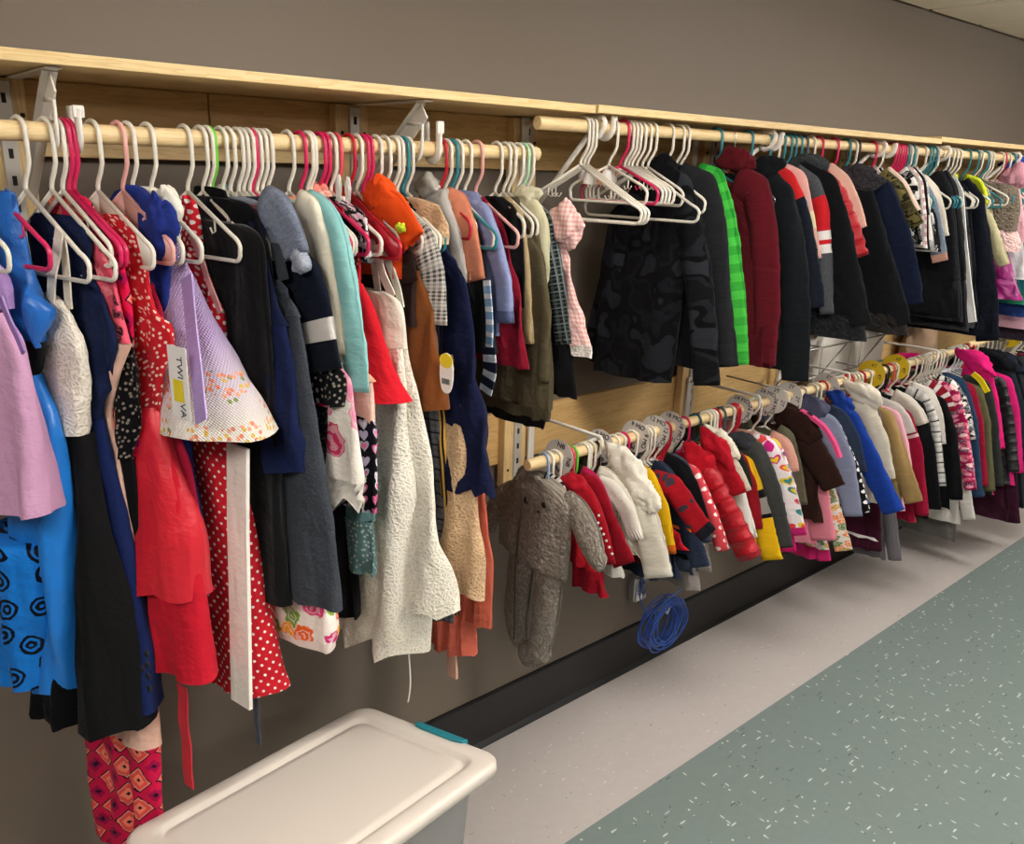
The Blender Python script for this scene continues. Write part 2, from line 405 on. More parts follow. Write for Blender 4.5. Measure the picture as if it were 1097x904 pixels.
# ---------------------------------------------------------------- rods
def rod(name, x0, x1, y, z, r, lab, mats=None):
    rings = []
    for x, rr in ((x0, r*.9), (x0+.002, r), (x1-.002, r), (x1, r*.9)):
        rings.append([(x, y+rr*math.cos(a*PI/12), z+rr*math.sin(a*PI/12)) for a in range(24)])
    o = MB().loft(rings, cap0=True, cap1=True).build(name, M_ROD)
    me = o.data
    for p in me.polygons: p.use_smooth = len(p.vertices) == 4
    tag(o, lab, 'rod', 'wooden clothes rods'); return o
rod('clothes_rod', -1.6, 1.475, 1.65, 2.027, .0165, 'upper left wooden rod full of dresses')
rod('clothes_rod', 1.443, 5.6, 1.62, 2.10, .0165, 'upper right wooden rod full of jackets and coats')
rod('clothes_rod', 1.455, 4.33, 1.62, 1.20, .0165, 'lower wooden rod full of baby and toddler clothes')
rod('clothes_rod', 4.36, 5.4, 1.62, 1.215, .0165, 'far short lower rod beyond the clear hangers')

# ---------------------------------------------------------------- brackets
def bracket(x, y, z, kind, lab, flip=1):
    """steel shelf-and-rod bracket: arm under the shelf, brace back to the wall, cradle round the rod"""
    r = empty('shelf_bracket', (x, WALLY-.06, 2.128 if kind != 'low' else z+.042))
    zt = 0
    w = .0125
    ry = y-(WALLY-.06); rz = z-r.location.z
    if kind == 'left':
        MB().box(-w, w, -.30, 0, -.004, 0).build('arm', M_WHITE, r, smooth=False, bevel=.001)
        m = MB(); a = Vector((0, -.27, -.004)); b = Vector((0, -.005, -.20)); d = (b-a).normalized(); nn = Vector((0, d.z, -d.y))
        for sx in (0,):
            P = [a+nn*.0, b+nn*0, b+nn*.042, a+nn*.042]
            m.loft([[p+Vector((-.0015, 0, 0)) for p in P], [p+Vector((.0015, 0, 0)) for p in P]], cap0=True, cap1=True)
        m.loft([[a+Vector((-w, 0, 0)), a+Vector((w, 0, 0)), a+Vector((w, 0, 0))+nn*.003, a+Vector((-w, 0, 0))+nn*.003], [b+Vector((-w, 0, 0)), b+Vector((w, 0, 0)), b+Vector((w, 0, 0))+nn*.003, b+Vector((-w, 0, 0))+nn*.003]], cap0=True, cap1=True)
        m.build('brace', M_WHITE, r, smooth=False)
        p0 = a+(b-a)*.22
        m = MB(); m.tube([p0, (0, ry-.03, rz+.05), (0, ry-.026, rz+.0)]+[(0, ry+.026*math.cos(t), rz+.026*math.sin(t)) for t in [PI+i*PI/8 for i in range(9)]]+[(0, ry+.026, rz+.02)], .0032, 8, flat=1.6)
        m.build('cradle', M_WHITE, r)
    else:
        zt = -.006 if kind != 'low' else .0
        m = MB(); m.tube([(0, 0, zt-.012), (0, -.1, zt-.004), (0, ry-.03, zt), (0, ry-.036, zt-.01), (0, ry-.034, rz), (0, ry-.022, rz-.022), (0, ry, rz-.030), (0, ry+.024, rz-.02)], .006 if kind != 'low' else .0042, 8, flat=1.3)
        m.build('arm', M_WHITE, r)
        zb = -.30 if kind != 'low' else -.17
        MB().tube([(0, ry-.03+.02, zt-.012), (0, -.003, zb)], .0065 if kind != 'low' else .0045, 8, flat=1.2).build('brace', M_WHITE, r)
        MB().box(-.012, .012, -.004, .004, zb-.02, zt+.005).build('mounting_plate', M_WHITE, r, smooth=False, bevel=.001)
    tag(r, lab, 'bracket', 'steel brackets holding the shelf and rods')
bracket(.368, 1.65, 2.027, 'left', 'grey steel bracket at the far left above the pink hangers')
bracket(1.105, 1.65, 2.027, 'left', 'grey steel bracket above the teal and silver hangers')
for px, l in ((643, 'behind the empty white hangers'), (826, 'above the black coat beside the maroon jacket'), (944, 'above the long navy coat'), (1013, 'above the cluster of white hangers at the right'), (1089, 'at the right edge above the blue cap')):
    bracket(rod_x('R', px), 1.62, 2.10, 'right', 'white steel bracket under the shelf '+l)
for px, l in ((640, 'behind the red hooded jackets'), (809, 'beside the group of size rings'), (905, 'in front of the plastic bags'), (1000, 'above the black and white tops')):
    bracket(rod_x('B', px), 1.62, 1.20, 'low', 'white steel bracket of the lower rod '+l)
# spare U hooks that clasp the rods
def rod_clip(rodk, px, lab, h=.045):
    Y, Z = RODS[rodk]; r = empty('rod_hook', (rod_x(rodk, px), Y, Z))
    MB().tube([(0, -.026, h*.9), (0, -.024, .01)]+[(0, .024*math.cos(t), .024*math.sin(t)) for t in [PI+i*PI/8 for i in range(9)]]+[(0, .026, h)], .005, 8, flat=2.2).build('clasp', M_WHITE, r)
    MB().box(-.009, .009, -.033, -.024, h*.55, h).build('tab', M_WHITE, r, smooth=False, bevel=.002)
    tag(r, lab, 'hook', 'white hooks clasping the rods')
rod_clip('L', 85, 'white plastic U hook clasping the rod beside the pink hangers')
rod_clip('L', 469, 'white plastic U hook clasping the rod above the silver blouse', .06)
rod_clip('R', 655, 'white clip on the rod beside the three large empty hangers', .03)
rod_clip('R', 835, 'white clip on the rod above the red and navy jacket', .025)
rod_clip('R', 957, 'white clip on the rod left of the five pink hooks', .022)

# ---------------------------------------------------------------- ceiling lights
def troffer(x, y, P, lab):
    r = empty('ceiling_light', (x, y, CEIL-.012))
    m = MB(); 
    for a in ((-.19, -.17, -.61, .61), (.17, .19, -.61, .61), (-.17, .17, -.61, -.58), (-.17, .17, .58, .61)): m.box(a[0], a[1], a[2], a[3], -.02, .0)
    m.build('frame', M_WHITE, r, smooth=False)
    t = NT('lamp_diffuser'); t.base('ffffff'); t.set(Roughness=.6); t.p.inputs['Emission Color'].default_value = (1, .95, .89, 1); t.p.inputs['Emission Strength'].default_value = P*.55
    MB().box(-.17, .17, -.58, .58, -.11, -.006).build('diffuser', t.m, r, smooth=False)
    tag(r, lab, 'ceiling light', 'ceiling lights of the room')
for i, (x, y, P) in enumerate(LIGHTS):
    troffer(x, y, P, 'rectangular ceiling light panel of the row %s, %s' % (('nearer the clothes', ['leftmost', 'second from left', 'third from left', 'rightmost'][i]) if i < 4 else ('farther from the clothes', ['left', 'middle', 'right'][i-4])))

# ---------------------------------------------------------------- hangers
HC = {'white': 'ddd6c8', 'pink': 'cc2458', 'lightpink': 'dfa49c', 'red': 'b81c2e', 'coral': 'd84a5a', 'teal': '2b7c88', 'green': '6cbe3c', 'mint': 'a5cfa8', 'black': '1a1a1e', 'slate': '3c4c5c',
      'blue': '8fa6c4', 'darkgreen': '1e4a4c', 'clear': 'd8dade'}
HM = {}
def hanger_meshes(col, style, w, drop):
    key = (col, style, w, drop)
    if key in HM: return HM[key]
    mat = plastic(HC[col], .3) if style != 'wire' else M_STEEL
    r = .0040 if style != 'wire' else .0013
    ap = .098
    hook = MB(); pts = [(.022*math.cos(t), 0, .022*math.sin(t)) for t in [math.radians(200-i*12.5) for i in range(17)]]
    pts += [(.0225, 0, -.02), (.022, 0, -.048), (.014, 0, -.064), (.004, 0, -.078), (0, 0, -.088), (0, 0, -ap)]
    hook.tube(pts, r, 8)
    fr = MB(); bt = drop+.035
    def bez(a, b, c, n=6):
        a, b, c = map(Vector, (a, b, c)); return [(1-i/n)**2*a + 2*(i/n)*(1-i/n)*b + (i/n)**2*c for i in range(n+1)]
    ring = [Vector((0, 0, -ap+.002))]
    right = bez((w*.86, 0, -drop+.012), (w*1.05, 0, -drop), (w, 0, -drop-.017)) + bez((w, 0, -bt+.012), (w*.97, 0, -bt), (w*.9, 0, -bt))
    ring += right + [Vector((-p.x, 0, p.z)) for p in right[::-1]] + [Vector((0, 0, -ap+.002))]
    fr.tube(ring, r, 8)
    if style in ('tube', 'big'):
        for s in (-1, 1):
            fr.tube([(s*w*.52, 0, -ap-(drop-ap)*.55), (s*w*.52, 0, -ap-(drop-ap)*.55-.022), (s*w*.46, 0, -ap-(drop-ap)*.55-.026), (s*w*.42, 0, -ap-(drop-ap)*.55-.016)], .0017, 6)
    if style == 'web':
        for s in (-1, 1):
            P = [(0, -ap), (s*w*.5, -ap-(drop-ap)*.46), (s*w*.98, -drop-.002), (s*w*.98, -bt+.004), (s*w*.8, -bt+.002), (s*w*.55, -bt+.03), (s*w*.2, -bt+.055), (0, -bt+.058)]
            fr.loft([[(a, y, z) for a, z in P] for y in (-.0012, .0012)], cap0=True, cap1=True)
    out = []
    for nm, m in (('hook', hook), ('frame', fr)):
        o = m.build(nm, mat); out.append(o.data); D.objects.remove(o)
    HM[key] = out; return out
GRPN = {'L': 'upper left rod', 'R': 'upper right rod', 'B': 'lower rod'}
CN = {'lightpink': 'pale pink', 'darkgreen': 'dark green', 'mint': 'pale green', 'slate': 'dark blue grey', 'blue': 'light blue'}
def hanger(rodk, hx, col, th, lab, style='tube', w=.15, drop=.18):
    Y, Z = RODS[rodk]
    r = empty('clothes_hanger', (rod_x(rodk, hx), Y, Z), math.radians(th)-PI/2)
    for nm, me in zip(('hook', 'frame'), hanger_meshes(col, style, round(w, 3), round(drop, 3))):
        link(D.objects.new(nm, me), r)
    tag(r, lab, 'hanger', 'hangers on the '+GRPN[rodk]); return r

# ---------------------------------------------------------------- garments
def P(s):
    if not isinstance(s, str): return s
    return [tuple(float(a) for a in q.split(',')) for q in s.split()]
class Frame:
    def __init__(s, rodk, hx, th):
        Y, Z = RODS[rodk]; s.o = Vector((rod_x(rodk, hx), Y, Z)); s.th = math.radians(th)
        s.d = Vector((math.sin(s.th), -math.cos(s.th), 0)); s.n = Vector((math.cos(s.th), math.sin(s.th), 0))
        s.smin = -(WALLY-.07-Y)/math.cos(s.th); s.seed = random.random()*100
    def st(s, p, y=0.):
        rr = ray(*p); k = (s.o+s.n*y-CAMP).dot(s.n)/rr.dot(s.n); Q = CAMP+rr*k
        return ((Q-s.o).dot(s.d), s.o.z-Q.z)
def resample(pts, step):
    out = [pts[0]]; 
    for a, b in zip(pts, pts[1:]):
        L = math.dist(a, b); n = max(1, int(round(L/step)))
        for i in range(1, n+1): out.append(tuple(a[q]+(b[q]-a[q])*i/n for q in range(len(a))))
    return out
def smooth(pts, it=2):
    for _ in range(it):
        q = [pts[0]]
        for i in range(1, len(pts)-1): q.append(tuple((pts[i-1][k]+2*pts[i][k]+pts[i+1][k])/4 for k in range(len(pts[0]))))
        pts = q+[pts[-1]]
    return pts
def body(fr, root, name, mat, front, T=(.008, .010), neck=True, back=None, kb=1., nf=.055, amp=(.002, .008), dy=0., N=36, lab=None, hemw=0., capb=False):
    f = [fr.st(p) for p in P(front)]
    if neck: f = [(.028, .104)]+[q for q in f if q[1] > .106]
    q = [f[0]]
    for a in f[1:]:
        q.append((max(a[0], .012), max(a[1], q[-1][1]+.002)))
    f = smooth(resample(q, .018), 2)
    bk = None
    if back: bk = sorted([(fr.st(p)[1], fr.st(p)[0]) for p in P(back)])
    t0, t1 = f[0][1], f[-1][1]; rings = []; uvs = []
    sd = fr.seed+sum(map(ord, name)) % 7
    ph = sd*3.1
    for s1, t in f:
        g = (t-t0)/max(1e-6, t1-t0)
        if bk:
            if t <= bk[0][0]: s0 = bk[0][1]
            elif t >= bk[-1][0]: s0 = bk[-1][1]
            else:
                for a, b in zip(bk, bk[1:]):
                    if a[0] <= t <= b[0]: s0 = a[1]+(b[1]-a[1])*(t-a[0])/max(1e-6, b[0]-a[0]); break
            s0 = min(s0, s1-.01)
        else: s0 = -s1*kb
        s0 = max(s0, fr.smin+.02)
        mid = (s0+s1)/2; half = (s1-s0)/2
        Th = T[0]+(T[1]-T[0])*g; A = amp[0]+(amp[1]-amp[0])*g
        ring = []; uvr = []
        for j in range(N):
            a = 2*PI*j/N; c, sn = math.cos(a), math.sin(a)
            ss = mid+half*math.copysign(abs(c)**.85, c)
            e = 1-abs(c)**6*.35
            y = Th*math.copysign(abs(sn)**.65, sn)*e
            y += A*math.sin(2*PI*ss/nf+ph+t*4)+A*.6*math.sin(2*PI*ss/(nf*.57)+ph*2-t*3)
            nz = noise.noise(Vector((ss*11, t*6, sd+(5 if sn > 0 else 0))))
            y += nz*.007*min(1, g*4+.3)+noise.noise(Vector((ss*26+3, t*15+ss*12, sd+(9 if sn > 0 else 2))))*.0035
            tt = t+(hemw*math.sin(2*PI*ss/(nf*.8)+ph) if g > .97 else 0)
            ring.append((ss+noise.noise(Vector((y*30, t*9, sd)))*.003, y+dy, -tt)); uvr.append((ss+(0 if sn > 0 else .37), -t))
        uvr = [(0, -t)]*N; u = 0
        for j in range(1, N//2+1): u += math.dist(ring[j], ring[j-1]); uvr[j] = (u, -t)
        u = 0
        for j in range(N-1, N//2, -1): u += math.dist(ring[j], ring[(j+1) % N]); uvr[j] = (-u, -t)
        rings.append(ring); uvs.append(uvr)
    m = MB().loft(rings, uvs, cap0=neck, cap1=capb)
    o = m.build(name, cloth(mat), root)
    if lab: o['label'] = lab
    return o, f
def sleeve(fr, root, mat, path, w0=.08, w1=.055, dy=-.006, thick=.017, cuff=None, both=True, pu=False, name='sleeve', bands=None, N=26):
    p = [fr.st(q) for q in P(path)]
    p = smooth(resample(p, .014), 3)
    n = len(p); cen = []; L = 0
    for i in range(n):
        a = p[max(0, i-1)]; b = p[min(n-1, i+1)]; dx, dt = b[0]-a[0], b[1]-a[1]; l = math.hypot(dx, dt) or 1
        g = i/(n-1); w = w0+(w1-w0)*g; nn = (dt/l, -dx/l)
        cen.append((p[i][0]-nn[0]*w/2, p[i][1]-nn[1]*w/2, nn, w, g))
    # keep the inner side from crossing the middle
    sd = fr.seed*1.7+len(name)
    for side in ((1, -1) if both else (1,)):
        rings = []; uvs = []; L = 0; prev = None
        for s, t, nn, w, g in cen:
            if prev: L += math.dist(prev, (s, t))
            prev = (s, t); ring = []; uvr = []
            tk = thick*(1 if pu else .72)*(.75+.25*math.sin(PI*min(1, g*1.3+.1)))*(1-.25*g)
            rad = 1.
            if pu: rad = .86+.2*abs(math.sin(PI*L/.042))**.6
            for j in range(N):
                a = 2*PI*j/N; c, sn = math.cos(a), math.sin(a)
                wr = 1+.10*noise.noise(Vector((c*1.2+side, sn*1.2, L*26+sd)))+.06*noise.noise(Vector((c*3, sn*3, L*60+sd)))
                wr = 1+(wr-1)*(1.2 if g > .25 else .6)+.16*math.cos(3*a+sd+L*9)*min(1, g*4)-.14*abs(noise.noise(Vector((sn*1.5+side, L*34+c*2.5, sd))))*(1+g)
                ra = w/2*rad*(1+(wr-1)*.6); rb = tk*rad*wr*1.05
                x = s+nn[0]*ra*c; tt = t+nn[1]*ra*c
                x = max(x, -.02) if side > 0 else x
                x *= side
                x = max(x, fr.smin+.01)
                ring.append((x, dy+rb*sn, -tt)); uvr.append((a*w/5, -L))
            if side < 0: ring = ring[::-1]; uvr = uvr[::-1]
            rings.append(ring); uvs.append(uvr)
        q = Vector((0, 0, 0))
        for v_ in rings[-1]: q += Vector(v_)
        q /= N; q2 = Vector((cen[-2][0]*side if side > 0 else max(-cen[-2][0], fr.smin+.01), dy, -cen[-2][1])); dv = (q2-q)*.9
        rings.append([tuple(q+(Vector(v_)-q)*.86) for v_ in rings[-1]]); uvs.append(uvs[-1])
        rings.append([tuple(q+(Vector(v_)-q)*.80+dv) for v_ in rings[-1]]); uvs.append(uvs[-1])
        spl = [(0, len(rings)-1, mat, name)]
        if cuff:
            k = max(2, len(rings)-5); spl = [(0, k, mat, name), (k, len(rings)-1, cuff, 'cuff')]
        if bands:
            spl = []; last = 0
            for g1, mt in bands:
                k = max(last+1, int(round(g1*(len(rings)-3)))) if g1 < 1 else len(rings)-1; spl.append((last, k, mt, name if last == 0 else 'sleeve_band')); last = k
        base = None
        for a, b, mt, nm in spl:
            if b <= a: continue
            o = MB().loft(rings[a:b+1], uvs[a:b+1], cap0=a == 0, cap1=b == len(rings)-1).build(nm, cloth(mt), base or root)
            if base is None: base = o
def strap(fr, root, mat, path, w=.014, dy=0, name='strap', both=False, th=.0016, sl=0, surf=None):
    pp = P(path); sf = surf or (dy, dy); dy = 0
    p = [fr.st(q, sf[0]+(sf[1]-sf[0])*i/max(1, len(pp)-1))+(sf[0]+(sf[1]-sf[0])*i/max(1, len(pp)-1),) for i, q in enumerate(pp)]
    p = smooth(resample(p, .012), 2); n = len(p)
    for side in ((1, -1) if both else (1,)):
        rings = []; uvs = []
        for i in range(n):
            a = p[max(0, i-1)]; b = p[min(n-1, i+1)]; dx, dt = b[0]-a[0], b[1]-a[1]; l = math.hypot(dx, dt) or 1; nn = (dt/l, -dx/l)
            y = p[i][2]+(.0 if surf else .004)*noise.noise(Vector((i*.17, fr.seed, 1)))
            q = []
            for c, e in ((-1, -1), (1, -1), (1, 1), (-1, 1)):
                q.append(((p[i][0]+nn[0]*c*w/2)*side, y+e*th+sl*c*w/2, -(p[i][1]+nn[1]*c*w/2)))
            if side < 0: q = q[::-1]
            rings.append(q); uvs.append([(0, -p[i][1]), (w, -p[i][1]), (w+.01, -p[i][1]), (.01, -p[i][1])])
        MB().loft(rings, uvs, cap0=True, cap1=True).build(name, cloth(mat), root, smooth=False)
def blob(fr, root, mat, c, rs, rt, ry=.014, dy=-.008, name='hood', rot=0):
    """soft folded lump of cloth: a hood, a puffed sleeve head or a ruffle"""
    if isinstance(c, str): c = P(c)[0]
    s0, t0 = fr.st(c) if c else (.0, .125)
    rings = []; uvs = []; N = 32; K = 20; sd = fr.seed*2+rs*50; cr, sr = math.cos(rot), math.sin(rot)
    for i in range(K+1):
        v = PI*i/K; ring = []; uvr = []
        for j in range(N):
            a = 2*PI*j/N
            d = Vector((math.sin(v)*math.cos(a), math.sin(v)*math.sin(a), math.cos(v)))
            k = 1+.38*noise.noise(d*1.3+Vector((sd, 0, 0)))-.30*abs(noise.noise(Vector((d.x*3.2, d.y*1.2, d.z*1.6))+Vector((sd, 3, 0))))-.10*abs(noise.noise(d*7+Vector((sd, 3, 0))))
            tp = 1-.25*max(0, d.z)
            x, z = d.x*rs*k*tp*1.1, d.z*rt*k*1.15
            x, z = x*cr-z*sr, x*sr+z*cr
            ring.append((s0+x, dy+d.y*ry*.72*k, -t0+z)); uvr.append((x, z))
        rings.append(ring); uvs.append(uvr)
    return MB().loft(rings, uvs).build(name, cloth(mat), root)
def collar(fr, root, mat, w=.05, h=.03, t=.105, name='collar', dy=0):
    rings = []; uvs = []
    for i in range(6):
        g = i/5; rings.append([((w*(1+.25*g))*math.cos(2*PI*j/24), dy+.012*(1+.2*g)*math.sin(2*PI*j/24), -t+h*.45-h*g-.006*math.sin(2*PI*j/24)) for j in range(24)])
        uvs.append([(w*2*PI*j/24, -g*h) for j in range(24)])
    MB().loft(rings, uvs).build(name, cloth(mat), root)
def button(fr, root, mat, pxs, r=.006, dy=-.014, name='button'):
    for c in P(pxs):
        s, t = fr.st(c, dy); rings = []
        for y, rr in ((0, r), (-.003, r), (-.0045, r*.7), (-.003, r*.55)):
            rings.append([(s+rr*math.cos(2*PI*j/14), dy+y, -t+rr*math.sin(2*PI*j/14)) for j in range(14)])
        MB().loft(rings, cap0=True, cap1=True).build(name, mat, root)
def card(fr, root, mat, c, w, h, dy=-.03, name='tag', txt=None, tm=None):
    s, t = fr.st(c, dy)
    o = MB().box(s-w/2, s+w/2, dy-.0006, dy+.0006, -t-h/2, -t+h/2).build(name, mat, root, smooth=False)
    return o, (s, t, dy)
USED = set()
def G(rodk, hx, kind, cat, lab, hc, parts, th=None, style='tube', w=.14, drop=.18, hth=None):
    """one garment and the hanger it hangs from"""
    random.seed(int(hx*7)+len(lab))
    if th is None:
        th = {'L': 15-10*max(0, hx)/570, 'R': 8., 'B': 8.}[rodk]
    fr = Frame(rodk, hx, th); short, _, rest = lab.partition('|')
    r = empty(kind, fr.o, math.radians(th)-PI/2)
    tag(r, (short+' '+rest).strip(), cat, {'L': 'dresses and tops on the upper left rod', 'R': 'jackets and coats on the upper right rod', 'B': 'small clothes on the lower rod'}[rodk])
    for fn, args, kw in parts: fn(fr, r, *args, **kw)
    if hc:
        hanger(rodk, hx, hc, th, '%s %shanger holding the %s' % (CN.get(hc, hc), 'plastic ' if style != 'wire' else 'wire ', short), style, w, drop)
    return r
def B(mat, front, T=(.008, .010), name='body', **k): return (body, (name, mat, front), dict(T=T, **k))
def SL(mat, path, w0=.08, w1=.055, **k): return (sleeve, (mat, path, w0, w1), k)
def ST(mat, path, w=.014, **k): return (strap, (mat, path, w), k)
def BL(mat, c, rs, rt, **k): return (blob, (mat, c, rs, rt), k)
def CO(mat, **k): return (collar, (mat,), k)
def BU(mat, pxs, **k): return (button, (mat, pxs), k)

# ================================================================ upper left rod, from the left
PL = plastic
G('L', -60, 'dress', 'dress', 'lilac chiffon dress|with a scalloped hem, at the far left edge', 'white', [
    B('c:9a7ab0', '0,300 4,332', T=(.012, .015), name='bodice', back='-20,300 -30,335'),
    B('c:c293b4', '2,335 24,372 40,462 53,553', T=(.02, .05), name='skirt', neck=False, amp=(.003, .010), nf=.09, hemw=.004),
    ST('satin:8a68a8', '0,318 10,345 26,378', .012, dy=-.022, name='piping')], th=18)
G('L', -14, 'dress', 'dress', 'bright blue satin dress|with black velvet roses and a black underskirt', 'pink', [
    ST('satin:1d5aa8', '12,206 10,225 12,262', .03, name='shoulder_strap'),
    B('satin:1d62b4', '14,206 24,250 30,292 38,315 52,330 46,372', T=(.014, .02), name='bodice', neck=False),
    B('c:0c0c10', '47,366 36,404', T=(.022, .022), name='waistband', neck=False),
    B('satin:1a74cc', '38,402 62,450 72,540 78,620 84,738', T=(.022, .06), name='skirt', neck=False, amp=(.003, .014), nf=.10, hemw=.008),
    B('rosevine:1a74cc:0b0e1c', '20,560 62,572 70,640 66,722', T=(.075, .085), name='rose_panel', neck=False, amp=(.003, .006), dy=-.003, back='8,560 14,650 18,728'),
    B('c:0b0b0d', '50,600 74,690 92,768', T=(.02, .055), name='underskirt', neck=False, amp=(.004, .012), nf=.07, hemw=.008)], th=18, w=.14)
G('L', 22, 'dress', 'dress', 'cream and black dress|with a ruched cream bodice and long black chiffon skirt', 'white', [
    ST('c:e4dacb', '64,246 56,290 54,335', .022, name='shoulder_strap', dy=-.008), ST('c:ddd2c2', '66,250 70,290 74,330', .02, name='shoulder_strap', dy=.008),
    B('lace:e6ddd0:c9bdae', '60,318 72,326 80,350 90,372 92,420 92,466', T=(.014, .028), name='bodice', neck=False, amp=(.002, .003), nf=.02),
    B('c:121213', '92,466 104,520 120,600 134,690 146,784', T=(.028, .07), name='skirt', neck=False, amp=(.004, .016), nf=.09, hemw=.006)], th=16, w=.165, drop=.2, style='big')
G('L', 51, 'dress', 'dress', 'navy sleeveless dress|with square cut-outs above the hem', 'white', [
    B('c:17203f', '80,232 96,245 100,268 96,290 112,325 128,366 110,447', T=(.008, .018), name='bodice', neck=False),
    B('c:16224e', '110,445 132,540 148,640 158,700 167,762', T=(.018, .045), name='skirt', neck=False, amp=(.003, .008), nf=.10),
    BU(PL('0a0c18', .9), '158,700 159,712 160,724 161,737 153,716', dy=-.046, r=.007, name='eyelet')], th=16, w=.165, drop=.2, style='big')
G('L', 63, 'dress', 'dress', 'pink and black floral halter dress|with a blush lining at the hem', 'white', [
    B('roses:d8546a:1c1218:f08a90:301820:38', '108,262 120,290 128,325 140,368', T=(.008, .014), name='bodice', neck=False),
    B('c:e3b7a4', '140,368 118,445 138,540 152,650 160,720 169,800', T=(.014, .04), name='skirt', neck=False, amp=(.002, .008), nf=.10)], th=15, w=.13)
G('L', 70, 'dress', 'dress', 'black sequined lace dress|between the navy and the beaded red dress', 'pink', [
    B('bead:0e0c10:8a8074', '116,300 134,352 146,392 147,440 142,492', T=(.008, .014), name='bodice', neck=False),
    B('c:111013', '142,492 150,560 158,640 162,700', T=(.014, .03), name='skirt', neck=False)], th=15)
G('L', 76, 'dress', 'dress', 'long coral and magenta diamond print dress|reaching lowest at the far left', 'pink', [
    B('diamond', '126,262 140,330 146,450 152,640 165,780 171,860 175,935', back='60,262 60,450 70,700 71,800 72,935', T=(.008, .03), amp=(.002, .012), nf=.09, hemw=.003)], th=15)
G('L', 102, 'dress', 'dress', 'red beaded dress|with silver stones, a layered skirt and a hanging sash', 'white', [
    B('bead:b8202a:e8c9b8', '132,230 142,240 154,262 158,300 168,330 187,356 178,400 171,442', T=(.008, .022), name='bodice', neck=False),
    B('c:c01c2e', '171,440 192,520 212,610 229,729', T=(.022, .05), name='skirt', neck=False, amp=(.002, .010), nf=.12, back='120,440 130,600 165,738'),
    B('satin:c8202f', '170,436 190,510 208,575 214,640', T=(.03, .058), name='overskirt', neck=False, amp=(.002, .010), nf=.12, back='120,440 130,560 160,665', hemw=.006),
    ST('c:c4303c', '195,735 198,780 203,842', .03, name='sash', dy=-.02)], th=15, style='web', w=.15, drop=.185)
G('L', 129.5, 'dress', 'dress', 'deep rose chiffon dress|showing beside the red beaded skirt', 'lightpink', [
    B('c:9c9a98', '128,262 140,268 144,276', T=(.008, .014), name='neckline', neck=False),
    B('c:b2203e', '150,262 176,350 188,440 208,540 228,632', T=(.008, .03), name='skirt', neck=False, amp=(.002, .008), nf=.08)], th=14, style='web')
G('L', 140, 'dress', 'dress', 'royal blue dress|with frilled shoulder and a navy hem', 'white', [
    B('c:22327c', '144,198 160,206 174,222 181,240 184,262 178,300 182,340', T=(.010, .02), name='bodice', neck=False),
    BL('c:22307a', '176,244', .045, .05, ry=.03, name='shoulder_frill'),
    B('c:1c2a6a', '180,335 196,440 212,560 219,640', T=(.02, .03), name='skirt', neck=False),
    B('c:121a34', '219,638 224,702', T=(.03, .032), name='hem_band', neck=False)], th=14)
def tag_text(fr, r):
    o, (s, t, dy) = card(fr, r, plastic('e8e6e0', .6), (192, 410), .055, .13, dy=-.094, name='price_tag')
    text_mesh('lettering', 'TWI', .022, plastic('303030'), o, (s+.006, dy-.0008, -t+.028), (PI/2, PI/2, 0))
    text_mesh('lettering', 'VA', .022, plastic('303030'), o, (s+.006, dy-.0008, -t-.05), (PI/2, PI/2, 0))
    MB().box(s-.016, s+.012, dy-.002, dy-.0008, -t-.035, -t+.005).build('sticker', plastic('e2cf1e', .5), o, smooth=False)
G('L', 161, 'dress', 'dress', 'lavender quilted dress|with orange blossom on a flared white hem', 'white', [
    B('c:e2dccf', '160,200 178,206 190,216 196,240 188,262', T=(.012, .016), name='lining', neck=False, back='150,205 160,262'),
    BL('c:e4ded2', '184,224', .035, .04, ry=.03, name='cap_sleeve'),
    B('hemflor:.34:.50', '192,262 204,300 222,345 242,380 262,422 280,471', T=(.016, .10), name='skirt', neck=False, amp=(.002, .006), nf=.16),
    ST('satin:a98fc8', '200,296 205,350 211,400 216,452', .036, name='sash', surf=(-.026, -.100), th=.0015),
    (tag_text, (), {})], th=14)
G('L', 201, 'dress', 'dress', 'red polka dot dress|with white dots and a broad white front band', 'white', [
    ST('dots:c2202c:e9dcd6:.013:.3', '196,212 200,228 206,262', .045, name='cap_sleeve', th=.012),
    ST('c:d99a94', '205,252 218,285 236,335', .014, name='edging', dy=-.012),
    B('dots:c2202c:e9dcd6:.016:.25', '200,258 216,285 236,326 238,366', T=(.010, .02), name='bodice', neck=False),
    B('dots:c2202c:ede4de:.017:.18', '238,366 252,460 270,545 286,640 301,741', T=(.02, .075), name='skirt', neck=False, amp=(.002, .010), nf=.13),
    ST('c:ece6dc', '255,478 255,560 257,650 259,754', .062, surf=(-.036, -.080), th=.004, name='front_band')], th=13, w=.15)
G('L', 218, 'dress', 'dress', 'long black velvet gown|right of the polka dot dress', 'white', [
    B('velvet:08080a', '216,232 234,236 252,228 270,240 284,262 286,300 296,420 306,560 314,648', T=(.012, .04), amp=(.002, .008), nf=.09)], th=12)
G('L', 225, 'cardigan', 'cardigan', 'black short cardigan|on the hanger next to the lime green one', 'white', [
    B('c:0b0b0d', '250,208 266,216 280,240 289,292 287,330', T=(.012, .016)), CO('c:0a0a0c')], th=12)
G('L', 227.5, 'dress', 'dress', 'navy ruffled chiffon dress|left of the white banded navy sleeve', 'green', [
    B('c:151c38', '262,215 280,240 292,300 305,350', T=(.010, .014), name='bodice'),
    B('c:161e40', '305,350 316,420 325,470 331,508', T=(.016, .04), name='skirt', neck=False, amp=(.004, .012), nf=.05, hemw=.008)], th=12)
